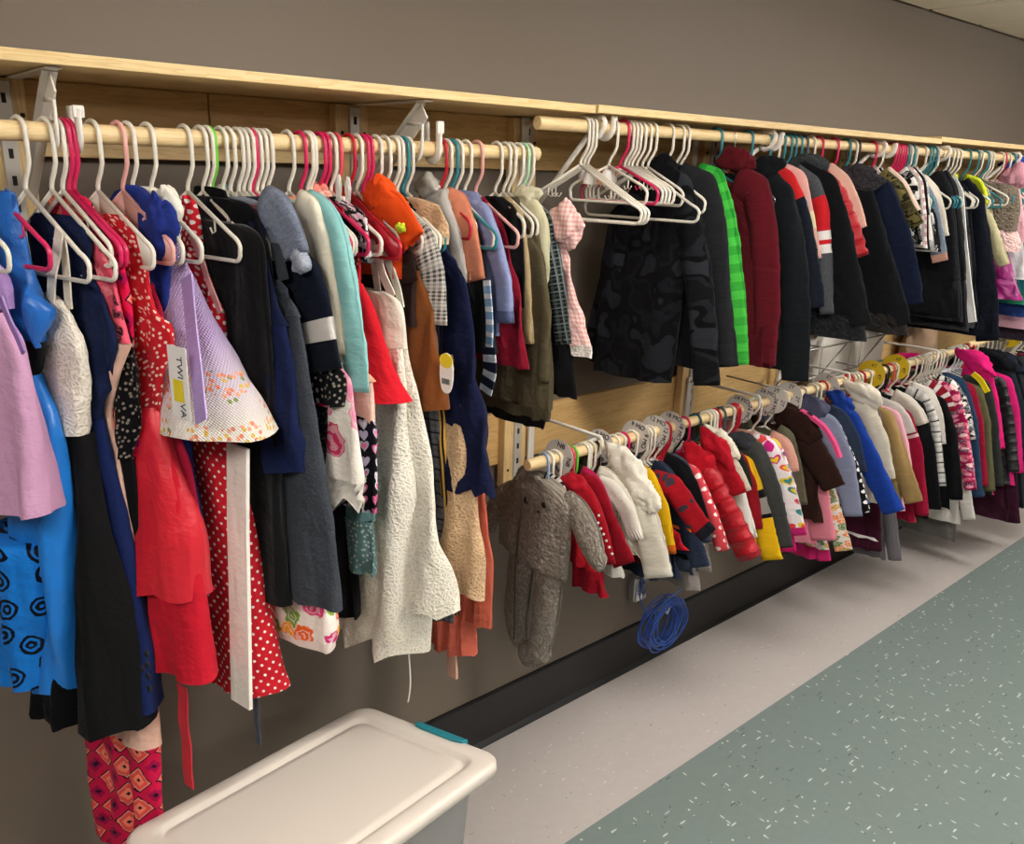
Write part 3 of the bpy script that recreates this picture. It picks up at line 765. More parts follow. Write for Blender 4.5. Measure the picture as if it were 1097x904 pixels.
G('L', 239.5, 'jumper_dress', 'dress', 'charcoal denim pinafore|with a scooped armhole and long straight hem', 'white', [
    ST('denim:30343a:4a4e56', '292,235 296,262 304,300', .03, name='shoulder_strap'),
    B('denim:2c3036:484c54', '300,300 312,318 322,340', T=(.010, .014), name='bodice', neck=False),
    B('denim:2c3036:484c54', '322,340 338,440 352,540 367,654', T=(.014, .04), name='skirt', neck=False, amp=(.001, .006), nf=.12),
    ST('denim:3a4048:5c6470', '266,600 270,700 274,750 277,797', .016, dy=-.03, name='tie_ribbon')], th=12)
G('L', 248, 'blouse', 'blouse', 'grey blue chambray blouse|embroidered with small red flowers, ruffled cuff', 'white', [
    B('roses:6c7280:6c7280:8a3840:6c7280:22', '270,196 284,198 306,212 318,230 322,262', T=(.02, .03)),
    SL('denim:626a7c:868ea0', '292,198 312,210 326,240 334,268', .085, .07, thick=.035, both=False),
    BL('denim:70788a:b0b4bc', '326,278', .022, .024, ry=.025, name='ruffle')], th=12)
G('L', 257, 'dress', 'dress', 'black dress with a bright flowered hem|hanging above the storage bin', 'white', [
    B('c:0c0c0f', '283,222 300,262 318,330 330,480 340,650', T=(.008, .03), name='bodice'),
    B('floral:f0e2d8:d81850:e86020:f0a030:c02868:7a9a30:e84878:17', '338,640 358,652 359,688', T=(.04, .05), name='flower_hem', neck=False, amp=(.004, .006), nf=.06),
    B('c:e8d8d0', '359,686 358,697', T=(.045, .046), name='hem_band', neck=False, amp=(.005, .005), nf=.06)], th=12, style='web', w=.15)
G('L', 262.5, 'blouse', 'blouse', 'navy blouse with a white banded sleeve|above the starry black dress', 'white', [
    B('c:10141f', '284,216 310,260 325,330 330,390', T=(.010, .014)),
    SL('c:121725', '306,250 345,282 358,330 371,394', .085, .10, thick=.026, both=False, bands=[(.66, 'c:121725'), (.80, 'c:c9c4bf'), (1., 'c:10141f')])], th=12, style='web')
G('L', 269, 'dress', 'dress', 'black dress scattered with silver stars|under the white banded navy sleeve', 'white', [
    B('bead:0d0d10:8c8478', '300,235 330,300 350,370 367,400 366,436', T=(.010, .02), name='bodice'),
    B('bead:0b0b0e:3c3838', '352,436 352,500 352,538', T=(.016, .02), name='skirt', neck=False)], th=11)
G('L', 272, 'dress', 'dress', 'pink knitted dress|with a turquoise stripe at the bottom edge', 'pink', [
    B('c:d87a9c', '296,240 300,400 309,500 318,568', T=(.006, .010)),
    B('c:2c98a0', '318,568 319,577', T=(.011, .011), name='turquoise_stripe', neck=False), B('c:d87a9c', '319,577 320,588', T=(.011, .011), name='hem_band', neck=False)], th=11)
G('L', 277, 'dress', 'dress', 'cream dress with large pink roses|and a ragged fringe hem', 'white', [
    B('c:ddd5c6', '300,226 330,280 350,340 366,390', T=(.008, .010), name='bodice'),
    B('roses:e6ddd2:d8487c:e888a8:c83060:9', '366,390 378,415 384,470 390,518', T=(.014, .03), name='skirt', neck=False, amp=(.002, .006)),
    B('c:ded6cc', '390,516 386,545', T=(.028, .03), name='fringe', neck=False, amp=(.008, .01), nf=.02, hemw=.02)], th=11)
G('L', 283, 'sweater', 'sweater', 'cream long sleeved sweater|just left of the pale aqua one', 'white', [
    B('c:dcd3be', '330,204 345,222 352,300 356,380', T=(.009, .010)),
    SL('c:dfd6c2', '326,202 346,212 358,250 366,300 374,380', .06, .05, thick=.02)], th=11)
G('L', 289, 'sweater', 'sweater', 'pale aqua long sleeved top|hanging over a peach ruffle', 'white', [
    B('c:7fb3b2', '338,206 352,222 362,300 370,400', T=(.009, .010)),
    SL('c:86bab8', '336,202 356,212 372,240 384,300 393,360 397,420', .065, .07, thick=.024)], th=11)
G('L', 312, 'dress', 'dress', 'peach ruffled dress|peeping below the pale aqua sleeve', 'white', [
    B('c:d8987c', '330,216 360,300 385,388 398,410', T=(.008, .02)), B('c:dcb8a8', '398,410 403,452', T=(.02, .024), name='ruffle', neck=False, amp=(.003, .006), nf=.03, hemw=.006)], th=10)
G('L', 325, 'dress', 'dress', 'black dress printed with pink and white hearts|under the peach ruffle', 'pink', [
    B('hearts:14121a:d86890:b0a8c0:d8d0d8:34', '345,214 372,300 388,400 400,470 402,550', T=(.008, .02), amp=(.001, .005))], th=10, w=.155)
G('L', 332.5, 'dress', 'dress', 'long plain black dress|behind the heart print', 'white', [
    B('c:0b0b0d', '350,214 366,320 376,480 382,664', T=(.008, .024))], th=10)
G('L', 336, 'dress', 'dress', 'sage green satin dress|with a glittery pattern near its hem', 'white', [
    B('c:5c7c7c', '352,214 372,320 388,480 398,560', T=(.006, .02)), B('bead:587878:a8b4b0', '398,560 403,618', T=(.02, .022), name='glitter_hem', neck=False)], th=10)
G('L', 346, 'dress', 'dress', 'bright red chiffon dress|with thin beaded straps', 'pink', [
    ST('bead:a81420:e8c0b0', '364,222 372,262 380,300', .016, name='shoulder_strap'), 
    B('bead:b01822:e0b0a8', '374,262 386,264 386,306', T=(.008, .02), name='bodice', neck=False),
    B('c:bf1c28', '386,304 404,345 420,392 434,432', T=(.02, .06), name='skirt', neck=False, amp=(.002, .008), nf=.12)], th=10, w=.15)
G('L', 351, 't_shirt', 'shirt', 'black t-shirt|behind the bright red chiffon dress', 'pink', [
    B('c:0c0b0e', '356,214 374,232 384,262 386,300', T=(.009, .012)), SL('c:0c0b0e', '362,216 380,236 386,282', .07, .07), BL('floral:e88a78:f0a890:e07060:f4c4b0:60', '345,210', .03, .03, name='bow', ry=.03)], th=9)
G('L', 358, 'blouse', 'blouse', 'black blouse with white floral print|on the hanger with rabbit ear clips', 'white', [
    B('floral:141216:e8e4e4:c8a0b0:141216:70', '366,214 384,222 398,240 402,282', T=(.010, .014)),
    BL('c:f0ece6', '371,202', .010, .028, name='ear', ry=.004, dy=-.02), BL('c:f0ece6', '381,204', .010, .026, name='ear', ry=.004, dy=-.02)], th=9, w=.16)
G('L', 363.5, 'dress', 'dress', 'ivory lace underdress|with the lower tiered hem left of the big lace gown', 'coral', [
    B('c:e2dccc', '372,214 380,320 390,480', T=(.006, .012), name='bodice'), B('lace:e4dece:c8c0ae', '392,480 410,600 428,655 432,690', T=(.02, .04), name='skirt', neck=False, amp=(.002, .012), nf=.08, hemw=.006)], th=9)
G('L', 378, 'dress', 'dress', 'large white lace gown|falling in deep folds to the lowest white hem', 'red', [
    ST('c:e6e0d2', '404,262 408,290 420,318', .022, name='shoulder_strap'), ST('c:dcd6c8', '398,256 402,290 406,330', .02, name='shoulder_strap', dy=.012),
    B('c:e6dfd0', '408,312 424,314 430,330 429,350 430,374', T=(.012, .024), name='bodice', neck=False),
    B('lace:ece6da:d2cab8', '430,374 438,440 444,540 448,630 446,704', T=(.024, .060), name='skirt', neck=False, amp=(.003, .030), nf=.11, hemw=.012),
    ST('c:d8d4c8', '438,700 440,730 437,752', .002, name='loose_thread')], th=8, style='web', w=.165, drop=.19)
G('L', 386, 'dress', 'dress', 'second white lace gown|right behind the largest one, its hem a little higher', 'white', [
    ST('c:d8d2c4', '408,262 420,290 430,330', .02, name='shoulder_strap'),
    B('c:ded7c8', '420,322 434,345 436,374', T=(.010, .016), name='bodice', neck=False),
    B('lace:e8e2d4:cdc5b2', '436,374 450,430 464,520 476,600 484,663', T=(.016, .045), name='skirt', neck=False, amp=(.003, .020), nf=.09, hemw=.010)], th=8)
G('L', 393, 'hoodie', 'sweatshirt', 'vivid orange hooded top|with a lime drawstring bow', 'pink', [
    B('c:d4481a', '404,204 424,214 436,245 438,300', T=(.012, .014)), SL('c:dd4a16', '402,202 424,200 440,220 454,248', .10, .07, thick=.03, both=True),
    BL('c:e04c18', '410,210', .05, .035, ry=.035), BL('c:c8d838', '441,243', .014, .010, ry=.01, dy=-.03, name='bow')], th=8)
G('L', 397.5, 'dress', 'dress', 'dark brown dress|behind the white lace gown', 'pink', [
    B('c:2c1c18', '404,206 428,240 440,290 448,350', T=(.012, .018)), SL('c:30201c', '420,222 440,250 450,300', .07, .06)], th=8)
G('L', 407, 'dress', 'dress', 'bronze brown velvet dress|gathered above a plaid skirt', 'white', [
    B('velvet:5c3418', '410,206 436,250 450,290', T=(.010, .014), name='bodice'),
    B('velvet:6e3c18', '450,290 462,330 472,390 476,440', T=(.016, .045), name='skirt', neck=False, amp=(.003, .010), nf=.06)], th=8, w=.15)
G('L', 416.6, 'coat', 'coat', 'black and white houndstooth coat|with flared sleeve', 'white', [
    B('hound:d8d4cc:121114', '420,206 448,240 466,300', T=(.010, .012)), SL('hound:d8d4cc:121114', '444,228 464,246 478,290 481,348', .065, .085, thick=.026)], th=8)
G('L', 426, 'skirt_set', 'dress', 'grey plaid dress|with narrow checked skirt', 'white', [
    B('c:14131a', '430,206 452,240 466,300 470,432', T=(.008, .012), name='bodice'), B('plaid:5c5c60:1a1a1e:.03', '468,432 478,560 484,668', T=(.012, .02), name='skirt', neck=False)], th=8)
G('L', 436.1, 'dress', 'dress', 'champagne lace dress|with a cap sleeve and long scalloped hem', 'teal', [
    B('lace:cdaa86:a88460', '452,206 470,218 480,240 478,262', T=(.012, .016), name='bodice'), 
    B('lace:d2b08c:b08e68', '484,380 500,450 512,540 519,600 518,642', T=(.018, .035), name='skirt', neck=False, amp=(.002, .008), nf=.08, hemw=.005)], th=8)
def round_tag(fr, r):
    s, t = fr.st((478, 400), -.06); rings = []
    for y in (-.060, -.058): rings.append([(s+.021*math.copysign(abs(math.cos(2*PI*j/24))**.8, math.cos(2*PI*j/24)), y, -t+.045*math.sin(2*PI*j/24)) for j in range(24)])
    o = MB().loft(rings, cap0=True, cap1=True).build('swing_tag', plastic('eceae4', .5), r, smooth=False)
    rings = []
    for y in (-.0615, -.0602): rings.append([(s+.020*math.cos(2*PI*j/20), y, -t+.028+.016*math.sin(2*PI*j/20)) for j in range(20)])
    MB().loft(rings, cap0=True, cap1=True).build('label', plastic('e6d21c', .5), o, smooth=False)
    b = MB()
    for i in range(7): b.box(s-.012+i*.0035, s-.0105+i*.0035, -.0615, -.0602, -t-.024, -t-.012)
    b.build('barcode', plastic('404040'), o, smooth=False)
G('L', 430.5, 'jacket', 'jacket', 'black jacket trimmed with gold and white stripes|with a yellow and white swing tag', 'white', [
    B('c:131218', '440,208 460,240 470,300 474,420', T=(.008, .010)), B('vst:cfa050:17151a:.012:.45', '474,420 484,540 490,660', T=(.012, .014), name='striped_front', neck=False, back='456,430 462,540 470,662'),
    (round_tag, (), {})], th=8)
G('L', 489, 'dress', 'dress', 'coral tulle dress|with soft net frill and a blush sash', 'teal', [
    B('c:c4604c', '446,208 470,260 500,400 520,540 527,600 526,674', T=(.008, .02)),
    B('c:cc6652', '498,600 505,650 506,702', T=(.03, .04), name='net_frill', neck=False, amp=(.006, .010), nf=.03, hemw=.008),
    ST('satin:d6a890', '484,655 483,690 485,725', .035, name='sash', dy=-.02, th=.004)], th=8, w=.15)
G('L', 477, 'blouse', 'blouse', 'silver grey satin blouse|with a crumpled stand collar', 'red', [
    B('satin:a8a49e', '474,204 488,216 494,262 498,300', T=(.012, .014)), SL('satin:aaa6a0', '462,200 482,206 494,240 502,300 499,312', .08, .065, thick=.026),
    BL('satin:b4b0a8', '462,200', .045, .026, ry=.03, name='collar')], w=.104, drop=.16, th=7)
G('L', 482.6, 'shirt', 'shirt', 'salmon short sleeved shirt|right of the silver blouse', 'white', [
    B('c:d08c74', '486,200 500,218 508,262 510,300', T=(.009, .012)), SL('c:dc8a6c', '484,200 500,206 512,240 522,298', .06, .066, thick=.022), CO('c:dc8a6c', h=.02)], w=.104, drop=.16, th=7)
G('L', 441, 'dress', 'dress', 'navy chiffon dress with a frayed ruffle|beside the champagne lace', 'white', [
    B('c:141834', '492,208 500,300 508,380 520,470 527,532', T=(.008, .03), amp=(.002, .010), nf=.05, hemw=.01)], w=.104, drop=.16, th=7)
G('L', 494.5, 'vest', 'vest', 'black pinstriped waistcoat|with a blue and white striped tie', 'white', [
    B('vst:17171b:2c2c30:.008:.7', '498,212 512,240 522,300 529,380', T=(.010, .012)),
    ST('hst:88a8cc:e4e4e8:.03:.4', '522,300 525,350 524,372', .022, name='tie', dy=-.014), ST('hst:1c2438:d8dee8:.04:.45', '524,372 526,395 520,420', .042, name='tie_end', dy=-.014)], th=6, w=.13)
G('L', 504, 'shirt', 'shirt', 'lavender blue dress shirt|with a long buttoned cuff', 'white', [
    B('c:7480a8', '508,212 524,232 534,300 536,360', T=(.009, .010)), SL('c:8890b8', '506,212 526,218 540,256 551,300 553,346', .055, .055, thick=.022, cuff='c:5c6488'), CO('c:8890b8', h=.022)], w=.104, drop=.16, th=6)
G('L', 516, 'dress', 'dress', 'dark crimson dress|narrow beside the lavender blue shirt', 'lightpink', [
    B('c:7c1428', '520,210 540,240 552,290 560,340 566,396', T=(.008, .012))], th=6, w=.145)
G('L', 537, 'jacket', 'jacket', 'black short jacket|between the crimson dress and tan shirt', 'white', [
    B('c:141315', '540,210 556,226 560,262 562,330', T=(.010, .012))], w=.104, drop=.16, th=5)
G('L', 546, 'shirt', 'shirt', 'tan long sleeved shirt|left of the cream one', 'white', [
    B('c:a08c68', '548,212 560,230 566,300', T=(.009, .010)), SL('c:b09a74', '546,210 562,226 570,280 574,368', .05, .045, thick=.018, cuff='c:a8926c')], w=.104, drop=.16, th=5)
G('L', 551.6, 'sweatshirt', 'sweatshirt', 'olive sweatshirt|with a ribbed waist over a black hem', 'white', [
    B('c:4c4432', '554,212 574,240 584,300 590,400 590,440', T=(.012, .022), name='body', amp=(.002, .006), nf=.08),
    SL('c:544c38', '560,240 584,270 594,340 590,410', .08, .07, thick=.024),
    B('knit:4a4230', '590,440 587,452', T=(.022, .018), name='ribbed_waist', neck=False), B('c:0e0d0e', '586,450 584,460', T=(.018, .018), name='hem', neck=False)], w=.104, drop=.16, th=5)
G('L', 560, 'shirt', 'shirt', 'cream collared shirt|with a short loose sleeve', 'white', [
    B('c:c8c2a0', '562,214 574,228 580,270 584,320', T=(.009, .010)), SL('c:d0caa8', '560,206 580,212 592,240 590,300 586,322', .085, .07, thick=.02), BL('c:d4ceb0', '566,210', .05, .024, ry=.02, name='collar')], w=.104, drop=.16, th=5)
G('L', 565.7, 'shirt', 'shirt', 'black plaid shirt|with thin white checks', 'mint', [
    B('c:0f0f10', '570,214 590,240 602,300 612,380 618,428', T=(.010, .014)), SL('plaid:101213:6c7674:.02', '572,212 594,230 604,290 614,368', .06, .055, thick=.02)], w=.104, drop=.16, th=5)
G('L', 571, 'dress', 'dress', 'pink gingham dress|with puffed sleeve and white lace hem', 'white', [
    B('ging:dd9c98:ecd0c8:.011', '578,222 604,262 616,310 626,350', T=(.008, .016)),
    B('ging:dd9c98:ecd0c8:.011', '626,348 634,372', T=(.016, .02), name='skirt', neck=False), B('lace:ece4dc:c8b8b0', '634,371 635,384', T=(.02, .022), name='lace_hem', neck=False),
    BL('ging:dd9c98:ecd0c8:.011', '608,240', .046, .055, ry=.03, name='puffed_sleeve')], w=.104, drop=.16, th=5)

# ================================================================ upper right rod
for px, l in ((630, 'nearest of the three overlapping'), (634, 'middle of the three overlapping'), (638, 'farthest of the three overlapping')):
    hanger('R', px, 'white', 12, 'large empty white hanger, %s, at the rod end' % l, 'big', .19, .20)
ek = [(661, 'white', 'first behind the big ones'), (673, 'pink', 'the only bright pink one'), (678, 'white', 'first behind the pink one'), (682, 'white', 'second behind the pink one'), (686, 'white', 'third behind the pink one'), (691, 'white', 'fourth behind the pink one')]
for px, c, l in ek:
    hanger('R', px, c, 9, 'small empty %s child hanger, %s' % (c, l), 'tube', .125, .155)
hanger('R', 697, 'white', 8, 'large empty white hanger with notches, its end reaching over the camouflage jacket', 'big', .19, .20)
hanger('R', 703, 'white', 8, 'small empty white hanger against the black collar of the camouflage jacket', 'tube', .12, .16)
G('R', 664, 'bib', 'bib', 'brown and white printed baby bib|hanging among the empty hangers', None, [
    B('floral:dcd4cc:8c4c24:c88c5c:dcd4cc:40', '648,176 654,188 652,198', T=(.010, .014), back='626,182 616,190 620,198')])
G('R', 721, 'jacket', 'jacket', 'black camouflage jacket|facing out beside the empty hangers', 'white', [
    B('camo:0c0c0e:131418:09090b:1d1e23:9', '712,172 732,200 738,260 730,330 716,411', T=(.022, .035), amp=(.003, .010), nf=.10, back='690,200 655,225 645,280 640,340 640,400'),
    SL('camo:111215:1e2024:0c0c0f:292b31:9', '720,176 742,190 756,240 766,320 773,412', .10, .085, thick=.03),
    BL('c:0d0d0f', '708,184', .07, .04, ry=.035, name='collar')], th=8)
G('R', 732.5, 'hoodie', 'sweatshirt', 'dark charcoal sweatshirt|between the camouflage and green jackets', 'white', [
    B('c:1c1d20', '730,176 752,190 762,260 770,400', T=(.014, .016)), SL('c:232427', '734,174 766,186 780,240 786,320 792,392', .09, .08, thick=.024), CO('knit:1c1d20', w=.055)], th=8)
G('R', 738, 'jacket', 'jacket', 'bright green checked jacket|visible as a narrow sleeve', 'white', [
    B('ging:1f8029:43b040:.05', '740,178 760,190 775,240 790,380', T=(.012, .014)), SL('ging:1f8029:45b442:.05', '752,174 776,180 790,230 798,300 804,390', .07, .06, thick=.022)], th=8)
G('R', 773, 'jacket', 'jacket', 'maroon high collared jacket|right of the green checks', 'teal', [
    B('c:4a1018', '782,172 808,182 820,230 828,330 826,394', T=(.018, .024), amp=(.002, .006), nf=.09), SL('c:58141d', '798,176 824,190 834,250 838,330 833,392', .10, .075, thick=.026), BL('c:52121a', '790,172', .065, .035, ry=.03, name='collar')], th=8, w=.17)
hanger('R', 787, 'clear', 8, 'thin metal wire hanger between two teal hangers', 'wire', .17, .17)
G('R', 806, 'jacket', 'jacket', 'black fleece jacket|right of the maroon jacket', 'teal', [
    B('c:121416', '812,174 838,188 850,240 860,400', T=(.018, .022)), SL('c:16191c', '826,176 852,200 864,260 868,330 868,408', .11, .09, thick=.03), BL('c:141619', '820,180', .06, .035, ry=.03, name='hood')], th=8, w=.17)
G('R', 826, 'jacket', 'jacket', 'red and navy colour block jacket|with red shoulders', 'teal', [
    B('c:181c28', '832,178 852,200 868,260 880,330', T=(.014, .016)), SL('c:c0242a', '830,172 852,184 868,218 876,262 884,328', .09, .07, thick=.026, bands=[(.33, 'c:c2262a'), (1., 'c:181c26')])], th=8, w=.16)
G('R', 835.5, 'sweater', 'sweater', 'pale pink sweater|with a cream patch on its sleeve', 'white', [
    B('c:d09a94', '838,176 856,186 866,240', T=(.010, .012)), SL('c:d8a49c', '842,174 864,184 874,230 882,276', .06, .05, thick=.02, bands=[(.55, 'c:d8a49c'), (.72, 'c:e0cfa8'), (1., 'c:d8a49c')])], th=8)
G('R', 841, 'sweater', 'sweater', 'charcoal sweater with a red sleeve block|and two white bands', 'teal', [
    B('denim:3a3c40:54565a', '846,174 868,188 880,240', T=(.010, .012)), SL('denim:3a3c40:54565a', '858,176 880,190 889,222 892,280 894,336', .06, .05, thick=.022, bands=[(.28, 'denim:3a3c40:54565a'), (.50, 'c:bc2028'), (.54, 'c:dcd8d4'), (.57, 'c:bc2028'), (.61, 'c:dcd8d4'), (1., 'denim:3a3c40:54565a')])], th=8)
G('R', 848, 'coat', 'coat', 'long black wool coat|with a fur trimmed hem', 'teal', [
    B('c:0f1012', '856,172 884,186 908,260 925,340', T=(.018, .026)), SL('c:131416', '862,172 896,188 914,240 926,300 934,346', .10, .08, thick=.028), 
    B('fur:0c0c0e:2a2a2e', '925,340 928,366', T=(.03, .032), name='fur_hem', neck=False), CO('fur:0c0c0e:2a2a2e', w=.06)], th=8, w=.16)
for px, l in ((853, 'black raincoat'), (859, 'dark grey anorak'), (865, 'dark hooded jacket')):
    G('R', px, 'jacket', 'jacket', l+'|tucked behind the long black wool coat', 'teal' if px != 865 else 'slate', [
        B({853: 'c:101216', 859: 'denim:26282c:38393d', 865: 'c:1a1d22'}[px], '%d,172 %d,186 %d,240 %d,320' % (px+12, px+28, px+40, px+52), T=(.012, .014)),
        BL('denim:2c2e31:3c3e41', '%d,176' % (px+8), .05, .03, ry=.03)], th=8)
G('R', 873, 'jacket', 'jacket', 'red quilted puffer jacket|showing one sleeve behind the black wool coat', 'white', [
    B('puff:b41c26', '880,174 896,190 904,240', T=(.012, .014)), SL('puff:bc1c28', '884,178 906,200 920,236 931,272', .07, .06, thick=.024, pu=True)], th=8)
G('R', 881.5, 'sweater', 'sweater', 'peach knitted cardigan|hanging just right of the red puffer', 'pink', [
    B('c:d8a898', '886,174 902,190 914,230', T=(.010, .012)), SL('c:dcb0a0', '892,174 910,188 922,214 930,242', .05, .045, thick=.02)], th=8)
G('R', 898, 'coat', 'coat', 'black coat with a fur lined hood|and fur at the hem', 'pink', [
    B('c:101114', '904,174 926,190 950,260 968,340', T=(.02, .028)), SL('c:131417', '908,184 936,200 952,250 968,310 976,346', .10, .09, thick=.03),
    B('fur:121214:34302e', '968,338 976,360', T=(.034, .036), name='fur_hem', neck=False), BL('fur:161618:48444a', '918,190', .085, .045, ry=.04, name='fur_hood')], th=8, w=.16)
G('R', 911, 'coat', 'coat', 'long navy coat|smooth and dark, right of the fur hooded coat', 'teal', [
    B('c:12182a', '918,174 940,188 968,250 985,318', T=(.02, .026)), SL('c:151c30', '926,176 956,196 976,250 988,300 991,324', .10, .085, thick=.03)], th=8, w=.16)
G('R', 918, 'jacket', 'jacket', 'black jacket|with its collar behind the navy coat', 'white', [B('c:0e0f11', '922,174 942,190 960,240 972,300', T=(.012, .014)), CO('c:0e0f11')], th=8)
G('R', 921, 'jacket', 'jacket', 'dark plum jacket|on the black hanger', 'black', [B('c:22161e', '926,174 945,190 962,240 974,300', T=(.012, .014))], th=8)
G('R', 939, 'vest', 'vest', 'camouflage vest|with cream fleece lining', 'pink', [
    B('camo:3c3624:55502f:211d14:6c6238:24', '944,176 962,190 976,220 988,236', T=(.016, .022)), SL('camo:3c3624:55502f:211d14:6c6238:24', '950,180 968,196 980,222 990,238', .06, .05, thick=.024),
    CO('fur:d8c8b0:f0e4d0', w=.055)], th=8)
G('R', 946.7, 'jacket', 'jacket', 'cream fleece jacket with a peach shoulder|beside the camouflage vest', 'white', [
    B('c:dcc8b8', '950,176 964,188 976,210', T=(.012, .014)), SL('c:e2c4b4', '954,178 970,190 980,208 987,224', .06, .045, thick=.022)], th=8)
lm = ['black and white football shirt|with numbered panels', 'pale grey baseball top|in the row of pink hangers', 'pink striped top|in the row of pink hangers', 'black leggings|in the row of pink hangers', 'white printed t-shirt|in the row of pink hangers']
mm = ['floral:121214:e0dcd8:121214:c8c4c0:26', 'c:b8b0a8', 'hst:cc98a0:e8dcd8:.03', 'c:121214', 'floral:dcd8d0:909090:e0dcd4:dcd8d0:30']
for i, px in enumerate((960, 963, 966, 968.5, 971)):
    G('R', px, 'top', 'top', lm[i], 'pink', [B(mm[i], '%d,178 %d,190 %d,220 %d,%d' % (px+10, px+20, px+26, px+28, 262+i*2), T=(.010, .012)), SL(mm[i], '%d,178 %d,192 %d,230' % (px+12, px+24, px+28), .05, .05)], th=8, w=.12)
lm = ['grey jogging top|in the teal group', 'black hooded top with white lettering look|in the teal group', 'washed black top|in the teal group', 'pale blue denim shirt|with a peach cuff below it']
for i, px in enumerate((974, 977, 980, 982.5)):
    mt = ['c:7c7a78', 'floral:121214:dcdcdc:121214:16', 'c:1c1c1f', 'denim:6c7888:98a4b4'][i]
    pa = [B(mt, '%d,180 %d,192 %d,230 %d,%d' % (px+10, px+20, px+24, px+28, 270), T=(.010, .012))]
    if i == 3: pa.append(SL(mt, '992,192 1004,215 1012,250 1017,278', .07, .06, cuff='c:cf9a8a'))
    G('R', px, 'top', 'top', lm[i].replace(' with white lettering look', ''), 'teal' if i % 2 == 0 else 'white', pa, th=8, w=.12)
G('R', 992.5, 'hoodie', 'sweatshirt', 'cream sweatshirt with black spots|its pale sleeve hanging over denim', 'white', [
    B('floral:d8cfc0:141214:d8cfc0:d8cfc0:d8cfc0:12', '990,184 1002,192 1006,230', T=(.018, .02)), SL('c:dcd3c4', '992,186 1006,200 1013,226 1017,252', .075, .06, thick=.032, cuff='knit:d6cdbe'),], th=8)
for i, px in enumerate((997, 1000, 1004, 1006)):
    c = ['c:17181b', 'c:232427', 'c:0f1013', 'c:2a2b2e'][i]; nm = ['black zipped jacket', 'charcoal sweatshirt', 'deep black trousers suit', 'iron grey coat'][i]
    G('R', px, 'jacket', 'jacket', nm+'|in the dark group behind the cream sweatshirt', ['teal', 'teal', 'teal', 'white'][i], [
        B(c, '%d,182 %d,196 %d,240 %d,%d' % (px+8, px+16, px+24, px+32, 340+i*5), T=(.012, .018)), SL(c, '%d,182 %d,198 %d,240 %d,300' % (px+10, px+20, px+26, px+30), .08, .07, thick=.022)], th=8, w=.14)
G('R', 1017, 'trousers', 'trousers', 'black track trousers with a white side stripe|hanging long', 'white', [
    B('c:1c1d20', '1015,186 1026,198 1034,260 1040,346', T=(.014, .02)), ST('c:d8d6d2', '1019,190 1028,206 1031,250 1036,300 1042,345', .03, name='side_stripe', dy=-.024, th=.006)], th=8)
for i, px in enumerate((1022, 1026)):
    G('R', px, 'trousers', 'trousers', ['slate grey trousers', 'black dress trousers'][i]+'|beside the striped track trousers', 'white', [B(['c:34363a', 'c:111216'][i], '%d,188 %d,200 %d,260 %d,%d' % (px+6, px+12, px+18, px+22, 352), T=(.012, .016))], th=8, w=.13)
G('R', 1030, 'coat', 'coat', 'largest navy black coat|at the right of the striped track trousers', 'white', [
    B('c:0d1018', '1036,188 1050,202 1060,260 1069,362', T=(.02, .03)), SL('c:10131c', '1038,190 1056,210 1063,260 1068,310 1071,364', .10, .09, thick=.03)], th=8, w=.16)
G('R', 1040, 'hoodie', 'sweatshirt', 'charcoal hooded top with lime yellow edge|next to the largest navy coat', 'teal', [
    B('c:26282c', '1040,188 1052,196 1058,240', T=(.012, .014)), SL('c:c4d030', '1036,186 1052,190 1058,204 1060,218', .03, .025, thick=.02), SL('c:b4ac88', '1056,220 1066,232 1076,262 1083,282', .07, .05, thick=.02)], th=8)
G('R', 1049, 'top', 'top', 'pale khaki top|hanging below the teal hangers', 'teal', [B('c:a8a080', '1050,190 1060,202 1066,250', T=(.012, .014))], th=8)
for i, px in enumerate((1053, 1059)):
    hanger('R', px, ['white', 'teal'][i], 8, ['bare white hanger', 'bare teal hanger'][i]+' in front of the fur vest', 'tube', .15, .17)
G('R', 1062, 'vest', 'vest', 'grey brown fur vest|with a pale pink hem', 'white', [
    B('fur:4c4236:8c8070', '1066,180 1084,186 1092,200 1094,222 1090,248', T=(.05, .06), amp=(.006, .01), nf=.07), B('fur:d8a8a4:f0d0cc', '1090,247 1096,262 1092,270', T=(.055, .05), name='pink_hem', neck=False)], th=8)
G('R', 1065, 'skirt', 'skirt', 'magenta satin skirt|with a gathered hem', 'white', [
    B('satin:8c1068', '1070,200 1076,250 1088,300', T=(.012, .03), amp=(.002, .008), nf=.05), B('satin:8c1068', '1088,300 1096,322', T=(.03, .04), name='flounce', neck=False, amp=(.008, .012), nf=.04)], th=8)
G('R', 1076, 'top', 'top', 'light pink top|right of the fur vest', 'white', [B('c:d8a4b0', '1080,186 1092,196 1102,260', T=(.02, .03)), BL('c:d89cac', '1090,188', .07, .05, ry=.04)], th=8)
for i, (px, c, m, nm) in enumerate(((1078, 'red', 'c:c4c0c4', 'silver party top'), (1083, 'white', 'c:2c6c70', 'dark teal top'), (1088, 'teal', 'c:2a7a5c', 'emerald green top'), (1093, 'white', 'c:28407c', 'blue cotton top'), (1101, 'teal', 'c:d0a4b4', 'rose frilled dress'), (1108, 'white', 'c:3c3440', 'dark violet coat'))):
    G('R', px, 'top', 'top', nm+'|at the far right end', c, [B(m, '%d,190 %d,200 %d,260 %d,%d' % (px+4, px+12, px+18, px+24, 300+14*i), T=(.016, .024))], th=8)
o = blob(Frame('R', 1092, 8), None, 'c:2c4aa0', (1091, 176), .07, .035, ry=.06, name='cap'); o.location = Frame('R', 1092, 8).o; o.rotation_euler = (0, 0, math.radians(8)-PI/2)
tag(o, 'blue cap resting on the hangers at the right edge', 'cap')

